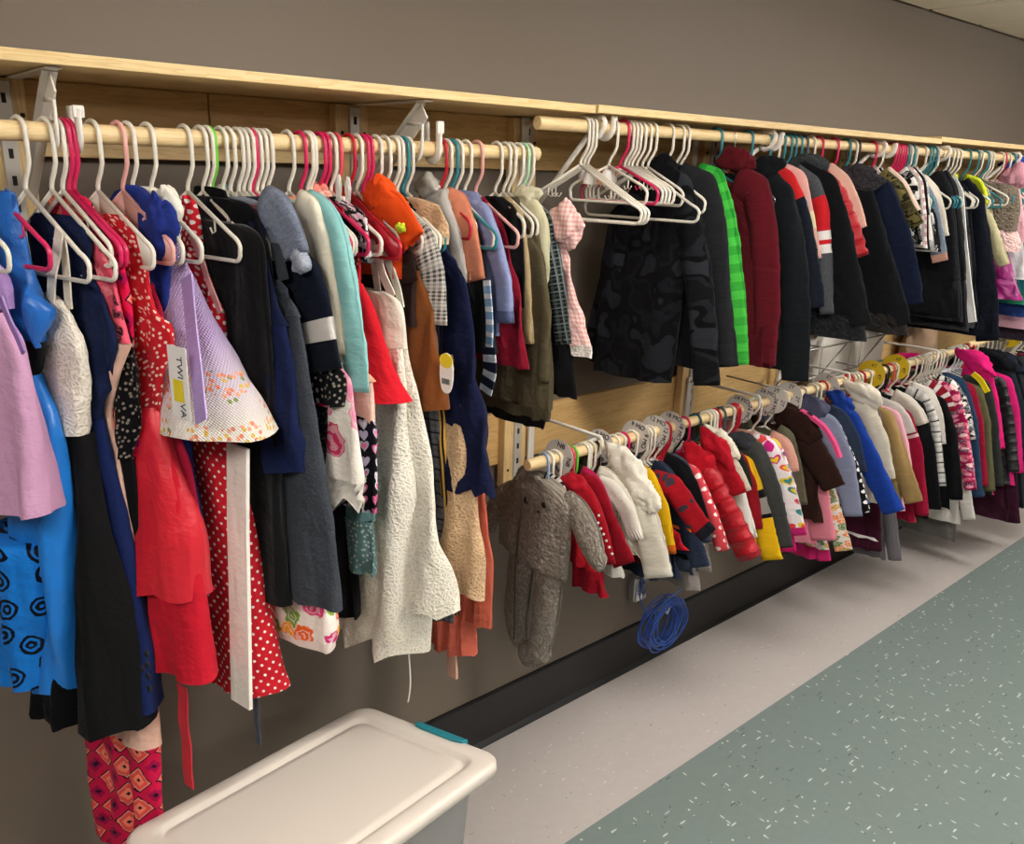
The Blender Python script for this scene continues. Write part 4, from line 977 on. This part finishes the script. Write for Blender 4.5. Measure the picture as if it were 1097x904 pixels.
# ================================================================ lower rod: size rings
def ring_marker(px, body_, txt, lab, yellow=False, r=.052, th=8):
    e = empty('size_ring', (rod_x('B', px), 1.62, 1.20), math.radians(th)-PI/2)
    m = MB(); N = 40; ri = .0185
    mat = plastic('d9b81c' if yellow else 'c6bfb8', .45)
    prof = [(ri, -.0008), (r, -.0008), (r, .0008), (ri, .0008)]
    m.loft([[(a*math.cos(g), y, a*math.sin(g)) for a, y in prof] for g in [-PI*.62+2*PI*.94*i/N for i in range(N+1)]], cap0=True, cap1=True)
    m.build('ring', mat, e, smooth=False)
    for k, g in enumerate((PI*.5, .0, -.5*PI)):
        o = text_mesh('lettering', body_, .0215, plastic('161616', .6), e, (.036*math.cos(g-.2), -.0016, .036*math.sin(g-.2)), (PI/2, 0, 0))
        o.rotation_euler = Matrix.Rotation(g-.2-PI/2, 3, Vector((0, -1, 0))).to_4x4().to_3x3().__matmul__(Matrix.Rotation(PI/2, 3, 'X')).to_euler()
    tag(e, lab, 'size ring', 'size rings threaded on the lower rod')
for px, b, l, y in ((604, 'NB', 'white plastic NB size ring nearest the end of the lower rod', 0), (648, '6 MO', 'white 6 MO size ring between the white hangers', 0), (686, '9 MO', 'white 9 MO size ring before the yellow jacket', 0),
                    (707, '12 MO', 'white 12 MO size ring behind the 9 MO ring', 0), (724, '18 MO', 'white 18 MO size ring beside the red hooks', 0), (797, '24 MO', 'white 24 MO size ring around the red hooks', 0),
                    (825, '24 MO', 'white size ring, left of the overlapping trio', 0), (834, '2T', 'white size ring, middle of the overlapping trio', 0), (850, '2T', 'white 2T size ring, right of the overlapping trio', 0),
                    (890, '3T', 'white 3T size ring before the royal blue coat', 0), (938, '4T', 'yellow size ring, left of the pair over the khaki jacket', 1), (964, '4T', 'yellow size ring, right of the pair over the khaki jacket', 1), (1086, '5T', 'yellow size ring alone at the far right', 1)):
    ring_marker(px, b, b, l, bool(y), .052 if not y else .058)

# ================================================================ lower rod garments
def bear(fr, r):
    f1, f2 = 'fur:645b50:a89e92', 'fur:685f55:aca296'
    def tubepart(name, pts, rad, flat, mat, parent=None):
        pts = [(fr.st(p[:2]), p[2]) for p in pts]; q = smooth(resample([(a[0], a[1], b) for a, b in pts], .012), 4); rings = []; uvs = []
        n = len(q); L = 0
        for i, (s, t, w) in enumerate(q):
            a = q[max(0, i-1)]; b = q[min(n-1, i+1)]; dx, dt = b[0]-a[0], b[1]-a[1]; l = math.hypot(dx, dt) or 1; nn = (dt/l, -dx/l)
            if i: L += math.dist(q[i-1][:2], (s, t))
            g = i/(n-1); e = math.sqrt(max(.03, min(1, g/.06, (1-g)/.05)))
            ring = []; uvr = []
            for j in range(22):
                an = 2*PI*j/22; k = 1+.12*noise.noise(Vector((math.cos(an)*1.5, math.sin(an)*1.5, L*22+len(name))))
                ring.append((s+nn[0]*w*e*k*math.cos(an), .012*0+flat*w*e*k*math.sin(an)*-1-.0, -(t+nn[1]*w*e*k*math.cos(an)))); uvr.append((an*w, -L))
            rings.append(ring); uvs.append(uvr)
        return MB().loft(rings, uvs, cap0=True, cap1=True).build(name, cloth(mat), parent or r)
    body(fr, r, 'torso', f1, '590,512 606,524 618,545 614,580 608,622', (.028, .036), False, back='574,514 556,516 543,524 541,560 541,600 540,630', dy=-.01, amp=(.002, .004), nf=.08, capb=True)
    tubepart('leg', [(592, 585, .05), (588, 625, .056), (584, 660, .050), (578, 690, .046), (574, 705, .040)], .05, .6, f2)
    tubepart('leg', [(560, 585, .05), (556, 630, .054), (552, 660, .048), (556, 682, .044), (562, 693, .035)], .05, .6, f1)
    tubepart('foot', [(562, 700, .040), (572, 700, .045), (584, 696, .035)], .05, .7, f1)
    tubepart('sleeve', [(604, 530, .030), (622, 552, .046), (632, 580, .046), (640, 600, .036), (648, 606, .026)], .04, .55, f2)
    tubepart('sleeve', [(560, 522, .030), (542, 532, .046), (530, 548, .040), (522, 566, .032)], .04, .5, f2)
    blob(fr, r, f1, (572, 522), .085, .05, ry=.035, dy=-.02, name='hood')
    zx = [fr.st(p) for p in ((577, 524), (573, 556), (568, 600), (566, 640), (565, 680))]
    MB().tube([(s, -.055 if i < 3 else -.05, -t) for i, (s, t) in enumerate(zx)], .0022, 6).build('zip', plastic('2c2824', .5), r)
    for c, rr in (((564, 536), .010), ((583, 541), .009), ((577, 548), .005)):
        button(fr, r, plastic('2a1a14', .25), [c], rr, -.056, 'toggle' if rr < .006 else 'bear_eye')
G('B', 588, 'pram_suit', 'baby suit', 'grey teddy fleece baby suit|with feet, at the near end of the lower rod', 'blue', [(bear, (), {})], th=-6, w=.11, drop=.15)
G('B', 593, 'shirt', 'shirt', 'zebra striped baby shirt|behind the teddy suit', 'white', [B('hst:121214:cfc8c0:.018:.6', '590,508 604,520 612,560', T=(.012, .014), back='560,508 552,516 556,560'), SL('hst:121214:cfc8c0:.018:.6', '588,504 604,514 614,545', .05, .05, both=False)], th=-4, w=.1)
def wjacket(px, nm, rest, hc, mat, sh, el, cu, hem, w0=.075, w1=.055, T=.012, cuff=None, hood=None, th=8, kind='jacket', pu=False, thick=.022, extra=(), hx2=None, **k):
    x0 = px+ (sh[0]-px)*.45
    bk = {} if px > 640 else {'back': '%g,%g %g,%g' % (px-6, sh[1], px, hem)}
    parts = [B(mat, '%g,%g %g,%g %g,%g' % (x0, sh[1]-4, sh[0]-4, sh[1]+6, sh[0]+(cu[0]-sh[0])*.25, hem), T=(T, T+.004), **bk),
             SL(mat, '%g,%g %g,%g %g,%g %g,%g' % (x0, sh[1]-8, sh[0], sh[1], el[0], el[1], cu[0], cu[1]), w0, w1, cuff=cuff, pu=pu, thick=thick, both=px > 640, **({'bands': k.pop('bands')} if 'bands' in k else {}))]
    if hood: parts.append(BL(hood, (px+ (sh[0]-px)*.5, sh[1]-2), .055, .03, ry=.035))
    parts += list(extra)
    G('B', px, kind, k.pop('cat', kind.replace('_', ' ')), nm+'|'+rest, hc, parts, th=th, w=.12, drop=.16, **k)
J = wjacket
J(600, 'crimson hooded baby jacket', 'with black and white stitched sleeve seam', 'white', 'c:9c1420', (634, 520), (652, 560), (662, 603), 612, hood='c:a01624', cuff='c:8c1220', thick=.028,
  extra=[BU(plastic('e8e0d8'), '641,560 644,566 647,572 650,579 653,586 656,593 642,552', r=.0035, dy=-.034, name='stitch')])
J(614, 'dark red fleece baby coat', 'right behind the crimson hooded one', 'coral', 'c:8a1020', (642, 512), (664, 560), (682, 600), 640, w0=.09, w1=.08)
J(617.5, 'cerise baby top', 'on the green hanger', 'green', 'c:a81c48', (640, 506), (655, 535), (660, 560), 590)
J(630, 'ribbed white baby sweater', 'with a folded cuff at the end of its sleeve', 'white', 'c:d8d2c6', (662, 514), (682, 540), (692, 576), 600, cuff='knit:dcd6ca', thick=.026)
J(632.5, 'ivory baby cardigan', 'in the white group behind the crimson jackets', 'white', 'c:dcd4c4', (660, 506), (676, 528), (684, 548), 575)
J(637, 'white cotton romper', 'in the white group, third from the left', 'white', 'c:d4cec4', (664, 506), (676, 524), (680, 545), 620, kind='romper')
J(641.5, 'off white fleece jacket', 'with a big hood and a wide flared sleeve', 'black', 'c:d2cbbb', (690, 510), (708, 560), (723, 616), 600, w0=.10, w1=.10, hood=None, thick=.034, extra=[BL('c:d6cfc0', (676, 505), .10, .045, ry=.045, rot=-.7), BL('c:d6cfc0', (692, 530), .06, .04, ry=.04, rot=-.7)], cuff='c:d8d2c4')
J(654, 'olive camouflage baby top', 'left of the yellow sleeve', 'white', 'camo:34382c:4a4c34:20221c:5c5a40:26', (688, 506), (704, 545), (712, 585), 590)
J(662.6, 'dark plaid baby shirt', 'under the off white fleece', 'white', 'plaid:1c1418:8c2430:.03', (690, 505), (704, 550), (708, 590), 605, kind='shirt')
J(669, 'bright yellow baby jacket', 'with an orange lower cuff', 'white', 'c:d8a812', (700, 502), (718, 545), (726, 592), 600, cuff='c:c8601c', w0=.06, w1=.05, thick=.026)
J(673, 'navy baby joggers', 'behind the yellow jacket', 'pink', 'c:1c2230', (700, 510), (712, 560), (722, 610), 622, kind='top')
J(682, 'red baby jacket with grey stars', 'right of the yellow sleeve', 'white', 'dots:9c1420:3c3440:.05:.17:1', (728, 510), (750, 545), (768, 566), 590, cuff='c:1c1a20', w0=.09, w1=.07, thick=.028)
J(693.6, 'navy and orange striped bodysuit', 'below the starred red jacket', 'white', 'c:1c2434', (716, 500), (734, 548), (742, 592), 615, kind='bodysuit', extra=[B('c:c8601c', '741,566 742,569', T=(.02, .02), neck=False, name='orange_stripe')])
J(697, 'indigo denim baby coat', 'below the starred red jacket, wider', 'white', 'denim:20283a:384258', (720, 500), (745, 550), (762, 605), 620, w0=.08, w1=.07)
J(701, 'black long sleeved baby top', 'left of the coral dotted sleeve', 'white', 'c:0e0e11', (734, 492), (750, 520), (760, 555), 600)
J(709, 'slate blue baby jacket', 'behind the black long sleeved top', 'white', 'c:3c4452', (738, 492), (752, 525), (764, 580), 615)
J(714.5, 'coral dress with white polka dots', 'left of the red puffer', 'red', 'dots:c84048:f0dcd4:.03:.22', (750, 500), (770, 548), (782, 588), 600, kind='dress', w0=.06, w1=.05)
J(718, 'grey knitted leggings set', 'with pale frilled feet below the coral dots', 'red', 'c:8c8480', (745, 500), (758, 570), (764, 612), 634, kind='outfit')
J(730, 'red quilted puffer coat', 'with a hood, largest red sleeve of the lower rod', 'black', 'puff:aa1220', (768, 500), (796, 548), (817, 594), 575, w0=.10, w1=.085, hood='c:b01422', pu=True, thick=.04, extra=[BL('c:b01624', (752, 496), .08, .045, ry=.045, rot=-.6)])
J(738, 'red fleece hooded jacket', 'tucked behind the puffer coat', 'pink', 'c:a01422', (784, 492), (796, 512), (802, 526), 560, w0=.08, w1=.07, extra=[BL('c:a41424', (770, 480), .08, .035, ry=.04, rot=-.6)])
J(750, 'cream furry baby coat', 'behind the two red hooded ones', 'darkgreen', 'c:d4ccb8', (785, 484), (798, 505), (806, 524), 560, extra=[BL('c:d8d0be', (776, 474), .07, .03, ry=.035, rot=-.6)])
J(761, 'white baby blouse', 'its sleeve under the red puffer', 'white', 'c:d8d4cc', (788, 490), (804, 540), (812, 575), 590)
J(765, 'dark green baby coat', 'with a white hanger end showing', 'white', 'c:22281f', (794, 482), (802, 500), (808, 520), 560)
J(768, 'plain crimson baby cardigan', 'left of the black and yellow jacket', 'white', 'c:84141e', (798, 484), (812, 520), (818, 566), 570, w0=.06)
J(771, 'yellow jacket with black and grey bands', 'its wide cuff hanging lowest in yellow', 'red', 'c:d8a812', (806, 490), (824, 540), (839, 598), 590, bands=[(.42, 'c:d4a414'), (.5, 'c:121214'), (.62, 'c:8c8680'), (.67, 'c:121214'), (1., 'c:d8aa14')], w0=.07, w1=.075, thick=.026)
J(776.5, 'charcoal felt coat', 'with a long plain sleeve left of the heart print', 'slate', 'c:3a3b39', (818, 474), (836, 520), (851, 585), 560, w0=.085, w1=.06, hood='c:34353a', thick=.028)
J(786, 'tan baby vest', 'its shoulder by the 24 MO ring', 'white', 'c:6c4c34', (815, 470), (826, 490), (832, 510), 560, kind='vest')
J(790, 'white jacket printed with bright hearts', 'beside the brown coat', 'red', 'hearts:e8dcdc:c8247c:e0c028:3c8080:6c3c90:e04848:26', (834, 470), (852, 516), (865, 572), 560, w0=.085, w1=.065, thick=.028, cuff='c:b82468')
J(792.5, 'magenta mitten suit', 'with pink feet below the heart print', 'red', 'c:c01c64', (826, 474), (842, 530), (854, 590), 596, kind='suit')
J(815, 'peach baby blouse', 'with a short sleeve above the brown coat', 'white', 'c:c89484', (846, 468), (853, 484), (857, 504), 560)
J(828, 'olive green baby shirt', 'by the trio of rings', 'white', 'c:5c5a48', (850, 462), (860, 500), (866, 540), 560, kind='shirt')
J(841, 'dark brown coat with bright pink lining', 'in the middle of the lower rod', 'white', 'c:2c1a15', (874, 462), (893, 492), (906, 518), 560, w0=.13, w1=.09, thick=.032, extra=[ST('c:c84878', '858,440 872,448 884,458 894,474 900,490', .012, name='pink_lining', dy=-.012, th=.012), BL('c:2a1814', (856, 452), .09, .05, ry=.04, rot=-.5)])
J(844.5, 'bubblegum pink trousers', 'gathered at the ankle below the brown coat', 'white', 'c:d07c8c', (868, 470), (890, 530), (898, 578), 584, kind='trousers', w0=.10, w1=.10)
J(853.6, 'white outfit printed with green and orange leaves', 'beside the pink trousers', 'white', 'floral:dcd6cc:c8a028:5c8040:e08848:38', (878, 470), (900, 540), (914, 588), 590, kind='outfit', w0=.07, w1=.07)
J(858, 'hot pink footed leggings', 'with rounded feet hanging lowest', 'white', 'c:c42868', (870, 480), (884, 560), (891, 600), 600, kind='leggings')
J(864, 'lavender grey shell jacket', 'with a hood, right of the brown coat', 'white', 'c:7c829a', (896, 446), (916, 492), (926, 552), 540, w0=.10, w1=.075, thick=.030, extra=[BL('c:4a4c60', (872, 436), .07, .04, ry=.035, rot=-.4)])
J(874.5, 'black dress with white dots', 'below the lavender grey jacket', 'white', 'dots:121214:e8e4e0:.03:.25', (900, 450), (922, 500), (933, 548), 552, kind='dress', w0=.05)
J(879.5, 'slate baby anorak', 'between lavender grey and royal blue', 'white', 'c:2c3548', (906, 440), (922, 470), (930, 505), 540)
J(886, 'royal blue padded coat', 'the brightest blue on the lower rod', 'red', 'c:1c3c90', (918, 440), (944, 488), (970, 545), 540, w0=.105, w1=.085, thick=.034, extra=[BL('c:1c3a88', (902, 430), .07, .03, ry=.035, rot=-.6)])
J(906, 'cream hooded coat', 'right of the royal blue coat', 'white', 'c:cfc5b2', (936, 430), (952, 470), (960, 512), 540, w0=.09, w1=.07, thick=.03, extra=[BL('c:d4cab8', (926, 420), .08, .04, ry=.04, rot=-.4)])
J(910, 'maroon trousers with a white ankle stripe', 'hanging below the blue coat', 'red', 'c:3c1424', (930, 440), (944, 540), (946, 590), 590, kind='trousers', extra=[B('c:d8d0cc', '942,576 943,579', T=(.03, .03), neck=False, name='ankle_stripe')])
J(913.5, 'chocolate brown baby top', 'with a lime green neckline', 'red', 'c:4c3424', (940, 434), (950, 460), (956, 500), 540, extra=[ST('c:a8d040', '920,420 932,428 938,440', .012, name='neckline', dy=-.02)])
J(916.5, 'grey corduroy trousers', 'hanging lowest beside the maroon ones', 'white', 'knit:686468', (944, 440), (960, 540), (966, 600), 600, kind='trousers')
J(919.5, 'khaki canvas jacket', 'under the first yellow ring', 'white', 'c:94794e', (958, 440), (974, 490), (989, 536), 540, w0=.085, w1=.075, thick=.03)
J(923, 'pale pink baby sweater', 'with a thin visible sleeve right of khaki', 'white', 'c:d8a0ac', (964, 440), (975, 475), (982, 530), 548, w0=.05, w1=.04)
J(926.5, 'white and grey baseball top', 'right of the first yellow ring', 'red', 'c:bcb6b0', (964, 432), (976, 446), (982, 462), 540, w0=.06)
J(933.5, 'crimson sweatshirt with a pale stripe', 'right of the khaki jacket', 'white', 'c:8c1430', (976, 440), (990, 480), (996, 552), 560, w0=.07, bands=[(.33, 'c:901632'), (.37, 'c:d8b8b8'), (1., 'c:8c1430')])
J(947, 'cream quilted vest', 'between the yellow rings', 'white', 'c:c8c0b4', (978, 424), (990, 438), (996, 452), 540, kind='vest')
J(952, 'black fleece jacket', 'left of the checked flannel shirt', 'black', 'c:121316', (990, 430), (1002, 480), (1010, 545), 556, w0=.07, kind='jacket')
J(958, 'black and white flannel shirt', 'with large checks', 'coral', 'plaid:c8c4be:26282e:.045', (994, 420), (1008, 450), (1014, 520), 540, w0=.06, kind='shirt')
J(962, 'white sweatshirt', 'right of the second yellow ring', 'white', 'c:ccc6bc', (1000, 416), (1010, 440), (1014, 475), 540, w0=.07)
J(974, 'black zip jacket', 'with a white hanger end across it', 'white', 'c:101013', (1014, 426), (1026, 460), (1032, 535), 545, w0=.08)
J(982, 'striped white and red baby top', 'beside the black zip jacket', 'white', 'hst:d0c8c4:7c1424:.04:.6', (1012, 414), (1020, 425), (1024, 440), 540)
J(988, 'magenta and red patterned tunic', 'bright print right of the black zip jacket', 'white', 'floral:a0184c:d83868:e87898:601048:f0c8c8:55', (1026, 414), (1038, 450), (1047, 524), 530, w0=.07, kind='tunic')
J(991.5, 'black top with white leopard spots', 'behind the magenta tunic', 'white', 'floral:141416:e4e0dc:141416:c8c4c0:50', (1026, 408), (1038, 430), (1046, 470), 530, w0=.05, kind='top')
J(994, 'white frilled trousers', 'hanging below the magenta tunic', 'white', 'c:c4beb8', (1024, 420), (1040, 520), (1046, 556), 562, kind='trousers')
J(996.5, 'petrol blue denim coat', 'right of the magenta tunic', 'white', 'denim:1c3048:2c4460', (1034, 406), (1048, 450), (1055, 532), 540, w0=.09)
J(1000, 'mid grey leggings', 'hanging below the black zip jacket', 'white', 'c:5c5854', (1024, 420), (1022, 520), (1026, 560), 580, kind='leggings')
J(1004, 'wine red baby dress', 'between petrol blue and olive', 'white', 'c:8c1430', (1044, 412), (1054, 450), (1060, 520), 530, w0=.06, kind='dress')
J(1008, 'olive corduroy shirt', 'right of the wine red dress', 'white', 'c:58563c', (1052, 414), (1062, 450), (1067, 526), 530, w0=.06, kind='shirt')
J(1011, 'charcoal coat with a yellow neckline', 'left of the bright magenta ones', 'white', 'c:2e302e', (1060, 408), (1070, 450), (1077, 520), 530, w0=.08, extra=[ST('c:e0c820', '1042,400 1050,406 1058,420', .022, name='neckline', dy=-.024, th=.006)])
for i, px in enumerate((1024, 1028, 1032, 1036)):
    hanger('B', px, 'clear', 8, 'clear plastic hanger with orange clips, %s in the see-through row' % ['first', 'second', 'third', 'last'][i], 'tube', .11, .13)
J(1015, 'hot magenta velour jacket', 'arching over the charcoal coat', 'white', 'c:c81c68', (1062, 394), (1072, 430), (1077, 480), 530, w0=.08, thick=.03, extra=[BL('c:d02070', (1048, 388), .10, .04, ry=.05, rot=-.5)])
J(1039, 'black shiny puffer jacket', 'between the two magenta jackets', 'red', 'puff:121214', (1078, 406), (1088, 450), (1092, 505), 520, w0=.08, pu=True)
J(1043, 'magenta jacket with a black lining', 'with a long sleeve at the far right', 'red', 'c:c4206a', (1084, 404), (1094, 440), (1097, 506), 520, w0=.06)
J(1047, 'plum trousers with a pale ankle band', 'hanging low at the far right', 'white', 'c:341424', (1080, 420), (1090, 500), (1094, 560), 560, kind='trousers')
for i, (px, m, nm) in enumerate(((1058, 'c:14151a', 'black hooded parka'), (1063, 'c:1c2430', 'dark navy parka'), (1068, 'c:101114', 'jet black raincoat'), (1072, 'c:2c3034', 'graphite ski jacket'), (1078, 'c:3c1020', 'burgundy long coat'), (1092, 'c:44484c', 'grey school jacket'), (1095, 'c:6c2430', 'brick red coat'), (1102, 'c:1a1a1e', 'black ski jacket'))):
    J(px, nm, 'in the dark group at the far right end', 'white', m, (px+24, 392+i*2), (px+34, 430), (px+40, 500), 545, w0=.10, w1=.08, thick=.03, extra=[BL(m, (px+12, 386+i), .09, .04, ry=.05, rot=-.4)])

# ================================================================ storage bin with its loose lid
def storage_bin():
    e = empty('storage_bin', (0, 0, 0))
    d1 = ray(1272, 276).normalized(); n = ray(388.8, 753).cross(ray(540.6, 810)); d2 = d1.cross(n).normalized()
    if d2.y > 0: d2 = -d2
    c1, c2 = ray(388.8, 753), ray(540.6, 810); wd = .50
    # solve c1*a + wd*d2 = c2*b
    best = None
    import itertools
    A11, A12, A22 = c1.dot(c1), -c1.dot(c2), c2.dot(c2); b1, b2 = -wd*d2.dot(c1), wd*d2.dot(c2)
    det = A11*A22-A12*A12; a = (b1*A22-A12*b2)/det
    P1 = CAMP+c1*a; Lx = .68
    up = d1.cross(d2).normalized()
    if up.z < 0: up = -up
    return P1, d1, d2, up, Lx, wd
P1, d1, d2, up, Lx, wd = storage_bin()
def rrect(x0, x1, y0, y1, r, n=8):
    out = []
    for cx, cy, a0 in ((x1-r, y1-r, 0), (x0+r, y1-r, PI/2), (x0+r, y0+r, PI), (x1-r, y0+r, 1.5*PI)):
        out += [(cx+r*math.cos(a0+PI/2*i/n), cy+r*math.sin(a0+PI/2*i/n)) for i in range(n+1)]
    return out
def lidpt(a, b, z): return P1 - d1*a + d2*b + up*z
m = MB(); rings = []
for ins, z, r in ((.004, -.030, .045), (0, -.028, .05), (0, -.008, .05), (.003, -.003, .05), (.010, 0, .045), (.040, .001, .04), (.050, -.001, .036), (.056, -.009, .034), (.062, -.010, .032), (.068, -.004, .03), (.085, -.004, .028)):
    rings.append([lidpt(x, y, z) for x, y in rrect(ins, Lx-ins, ins, wd-ins, max(.02, r))])
m.loft(rings, cap1=True)
lm_ = NT('lid_plastic'); lm_.base('d9cfc4'); lm_.set(Roughness=.33); nz = lm_.noise(lm_.uv(1, obj=True), 90, 2); lm_.bump(nz.outputs[0], .12, .0008)
be = empty('storage_bin', (P1-d1*Lx/2+d2*wd/2).to_tuple()[:2]+(0,))
le = empty('bin_lid', lidpt(Lx/2, wd/2, -.03))
def rebase(o, e):
    M = Matrix.Translation(-Vector(e.location)); o.data.transform(M); o.parent = e
o = m.build('panel', lm_.m, smooth=True); rebase(o, le)
tl = plastic('1f7f8c', .35)
for a0, nm in ((0, 'latch'), (Lx, 'latch')):
    s_ = 1 if a0 == 0 else -1
    m = MB(); y0, y1 = wd*.42, wd*.76; ring = []
    for z, k in ((-.034, 0), (.0045, 0), (.0065, .004)):
        ring.append([lidpt(a0+s_*(x+(k if x > 0 else -k*-1)), y, z) for x, y in ((-.004+k, y0+k), (-.004+k, y1-k), (.012, y1-k-.004), (.018-k, y1-.03), (.018-k, y0+.03), (.012, y0+k+.004))])
    m.loft(ring, cap0=True, cap1=True); o = m.build(nm, tl, smooth=False); rebase(o, le)
tag(le, 'off-white plastic lid with teal latches lying tilted on the storage bin', 'lid')
tt = NT('clear_tub'); tt.base('9fa4a6'); tt.set(Roughness=.25, Alpha=.42)
rings = []
for z, ins in ((.0, .085), (.004, .078), (.30, .045), (.33, .040), (.331, .034)):
    rr = []
    for x, y in rrect(ins, Lx-ins, ins, wd-ins, .045):
        p = lidpt(x, y, -.012); h = p.z; zz = z/.331*(h-.0)
        rr.append(Vector((p.x, p.y, zz)))
    rings.append(rr)
m = MB().loft(rings, cap0=True); o = m.build('tub', tt.m); rebase(o, be)
for i, (c, q) in enumerate((('5c6468', (.22, .32, .25)), ('8c6870', (.48, .28, .30)), ('6c6c70', (.66, .24, .22)))):
    pass
tag(be, 'grey translucent plastic storage bin on the floor under the dresses', 'storage bin')
for i, (c, a, lb) in enumerate((('c:5c6468', .15, 'slate grey folded cloth at the right end inside the bin'), ('c:8c6870', .30, 'dusty pink folded cloth in the middle of the bin'), ('c:545458', .45, 'dark grey folded cloth at the left end inside the bin'))):
    p = lidpt(a, wd*.5, 0); rings = []; K = 14
    for k in range(K+1):
        v = PI*k/K; rings.append([])
        for j in range(24):
            an = 2*PI*j/24; d = Vector((math.sin(v)*math.cos(an), math.sin(v)*math.sin(an), -math.cos(v)))
            q = 1+.15*noise.noise(d*2+Vector((i*9, 0, 0)))
            rings[-1].append((math.copysign(abs(d.x)**.6, d.x)*.07*q, math.copysign(abs(d.y)**.6, d.y)*.12*q, .16+math.copysign(abs(d.z)**.6, d.z)*.14*q-.0))
    o = MB().loft(rings).build('folded_cloth', cloth(c)); o.location = (p.x, p.y, .005); o.rotation_euler = (0, 0, math.atan2(d1.y, d1.x)); tag(o, lb, 'folded cloth', 'cloths inside the bin')

# ================================================================ wall outlet box and coil of blue cable
q = onY(684, 628, WALLY-.03)
e = empty('outlet_box', (q.x, WALLY, q.z-.06))
MB().box(-.036, .036, -.045, 0, 0, .115).build('housing', M_STEEL, e, smooth=False, bevel=.008)
MB().box(-.030, .030, -.049, -.045, .008, .107).build('cover_plate', plastic('d4d6d8', .12, Metallic=.9), e, smooth=False, bevel=.003)
m = MB()
for z in (.034, .08):
    for x in (-.007, .007): m.box(x-.0015, x+.0015, -.0505, -.049, z-.006, z+.006)
m.build('socket_slots', M_DARKHOLE, e, smooth=False)
tag(e, 'shiny metal outlet box on the wall above the coiled blue cable', 'outlet box')
q = onY(703, 664, 1.86); e = empty('coiled_cable', q); random.seed(5)
m = MB(); pts = []
turns = 17; Np = turns*26
for i in range(Np+1):
    a = 2*PI*i/26; k = i/Np; R0 = .104+.014*math.sin(a*.37+1)+.010*math.sin(i*.013*7); tw = .30*math.sin(i*.021)+.15
    x = R0*math.cos(a); z = R0*math.sin(a)*.86; y = .030*math.sin(a*.51+k*9)-.006
    pts.append((x+.006*math.sin(i*.11), y+tw*x*.35-.03+.0*k, z+.008*math.sin(i*.07)+tw*.02))
m.tube(pts, .0030, 6)
cb = plastic('2850a4', .3); m.build('coil', cb, e)
MB().tube([(-.02, -.03, .085), (-.045, -.05, .10), (-.02, -.06, .125), (.05, -.06, .14), (.085, -.05, .15)], .003, 6).build('loose_end', plastic('4c78b8', .3), e)
MB().tube([(-.07, -.03, .06), (-.11, -.02, .09), (-.12, 0, .15), (-.08, .03, .2), (-.05, .05, .19)], .003, 6).build('loose_end', cb, e)
MB().tube([(.0, -.05, .05), (.012, -.052, .075), (.003, -.055, .10), (-.012, -.05, .085), (-.004, -.05, .055)], .0035, 6).build('tie', plastic('c8ccd4', .4), e)
tag(e, 'tied coil of blue network cable hanging against the black baseboard', 'cable')

# ================================================================ things on and behind the lower rod
def wire_rack(x0, x1, z, lab):
    e = empty('wire_rack', (x0, 1.70, z)); m = MB()
    for a, b in (((0, 0, 0), (x1-x0, 0, 0)), ((0, .22, .0), (x1-x0, .22, 0)), ((0, 0, -.12), (x1-x0, 0, -.12))): m.tube([a, b], .004, 6)
    n_ = int((x1-x0)/.32)
    for i in range(n_+1): 
        x = .01+i*.32; m.tube([(x, .22, 0), (x, 0, 0), (x, 0, -.12), (x, .22, -.12)], .0035, 6); m.tube([(x, 0, -.12), (x+.2, 0, 0)], .003, 6)
    m.build('frame', plastic('8c8880', .3, Metallic=.7), e); tag(e, lab, 'wire rack')
wire_rack(2.78, 3.72, 1.33, 'metal wire rack behind the lower rod below the black coats')
for i, (px, py, c, w_, lb) in enumerate(((885, 385, 'd4cec4', .30, 'crumpled white plastic bag left on the wire rack'), (925, 378, 'd8d0c4', .26, 'crumpled white plastic bag in the middle of the wire rack'), (985, 372, 'c9a98c', .30, 'peach coloured bag at the right end of the wire rack'))):
    q = onY(px, py, 1.86); rings = []
    for k in range(15):
        v = PI*k/14; rings.append([])
        for j in range(28):
            an = 2*PI*j/28; d = Vector((math.sin(v)*math.cos(an), math.sin(v)*math.sin(an), math.cos(v)))
            s_ = 1+.20*noise.noise(d*2.3+Vector((i*7, 0, 0)))+.12*noise.noise(d*6+Vector((0, i, 0)))
            rings[-1].append((math.copysign(abs(d.x)**.6, d.x)*w_*.5*s_, d.y*.055*s_, math.copysign(abs(d.z)**.6, d.z)*.13*s_))
    o = MB().loft(rings).build('plastic_bag', plastic(c, .3)); o.location = q; tag(o, lb, 'bag', 'bags along the wall behind the lower rod')
for i, (px, py, w_, h_, lb) in enumerate(((1082, 335, .30, .26, 'tan cardboard box at the far right above the lower rod'), )):
    q = onY(px, py, 1.84); e = empty('cardboard_box', (q.x, q.y, q.z-h_/2))
    cbm = NT('cardboard'); cbm.base('a88258'); cbm.set(Roughness=.85)
    MB().box(-w_/2, w_/2, -.09, .07, 0, h_).build('carton', cbm.m, e, smooth=False, bevel=.003)
    MB().box(-w_/2, w_/2, -.17, -.091, h_-.004, h_).build('flap', cbm.m, e, smooth=False)
    MB().box(-w_/2-.001, w_/2+.001, -.0915, -.09, h_*.45, h_*.6).build('tape', plastic('c8a878', .3), e, smooth=False)
    tag(e, lb, 'box')
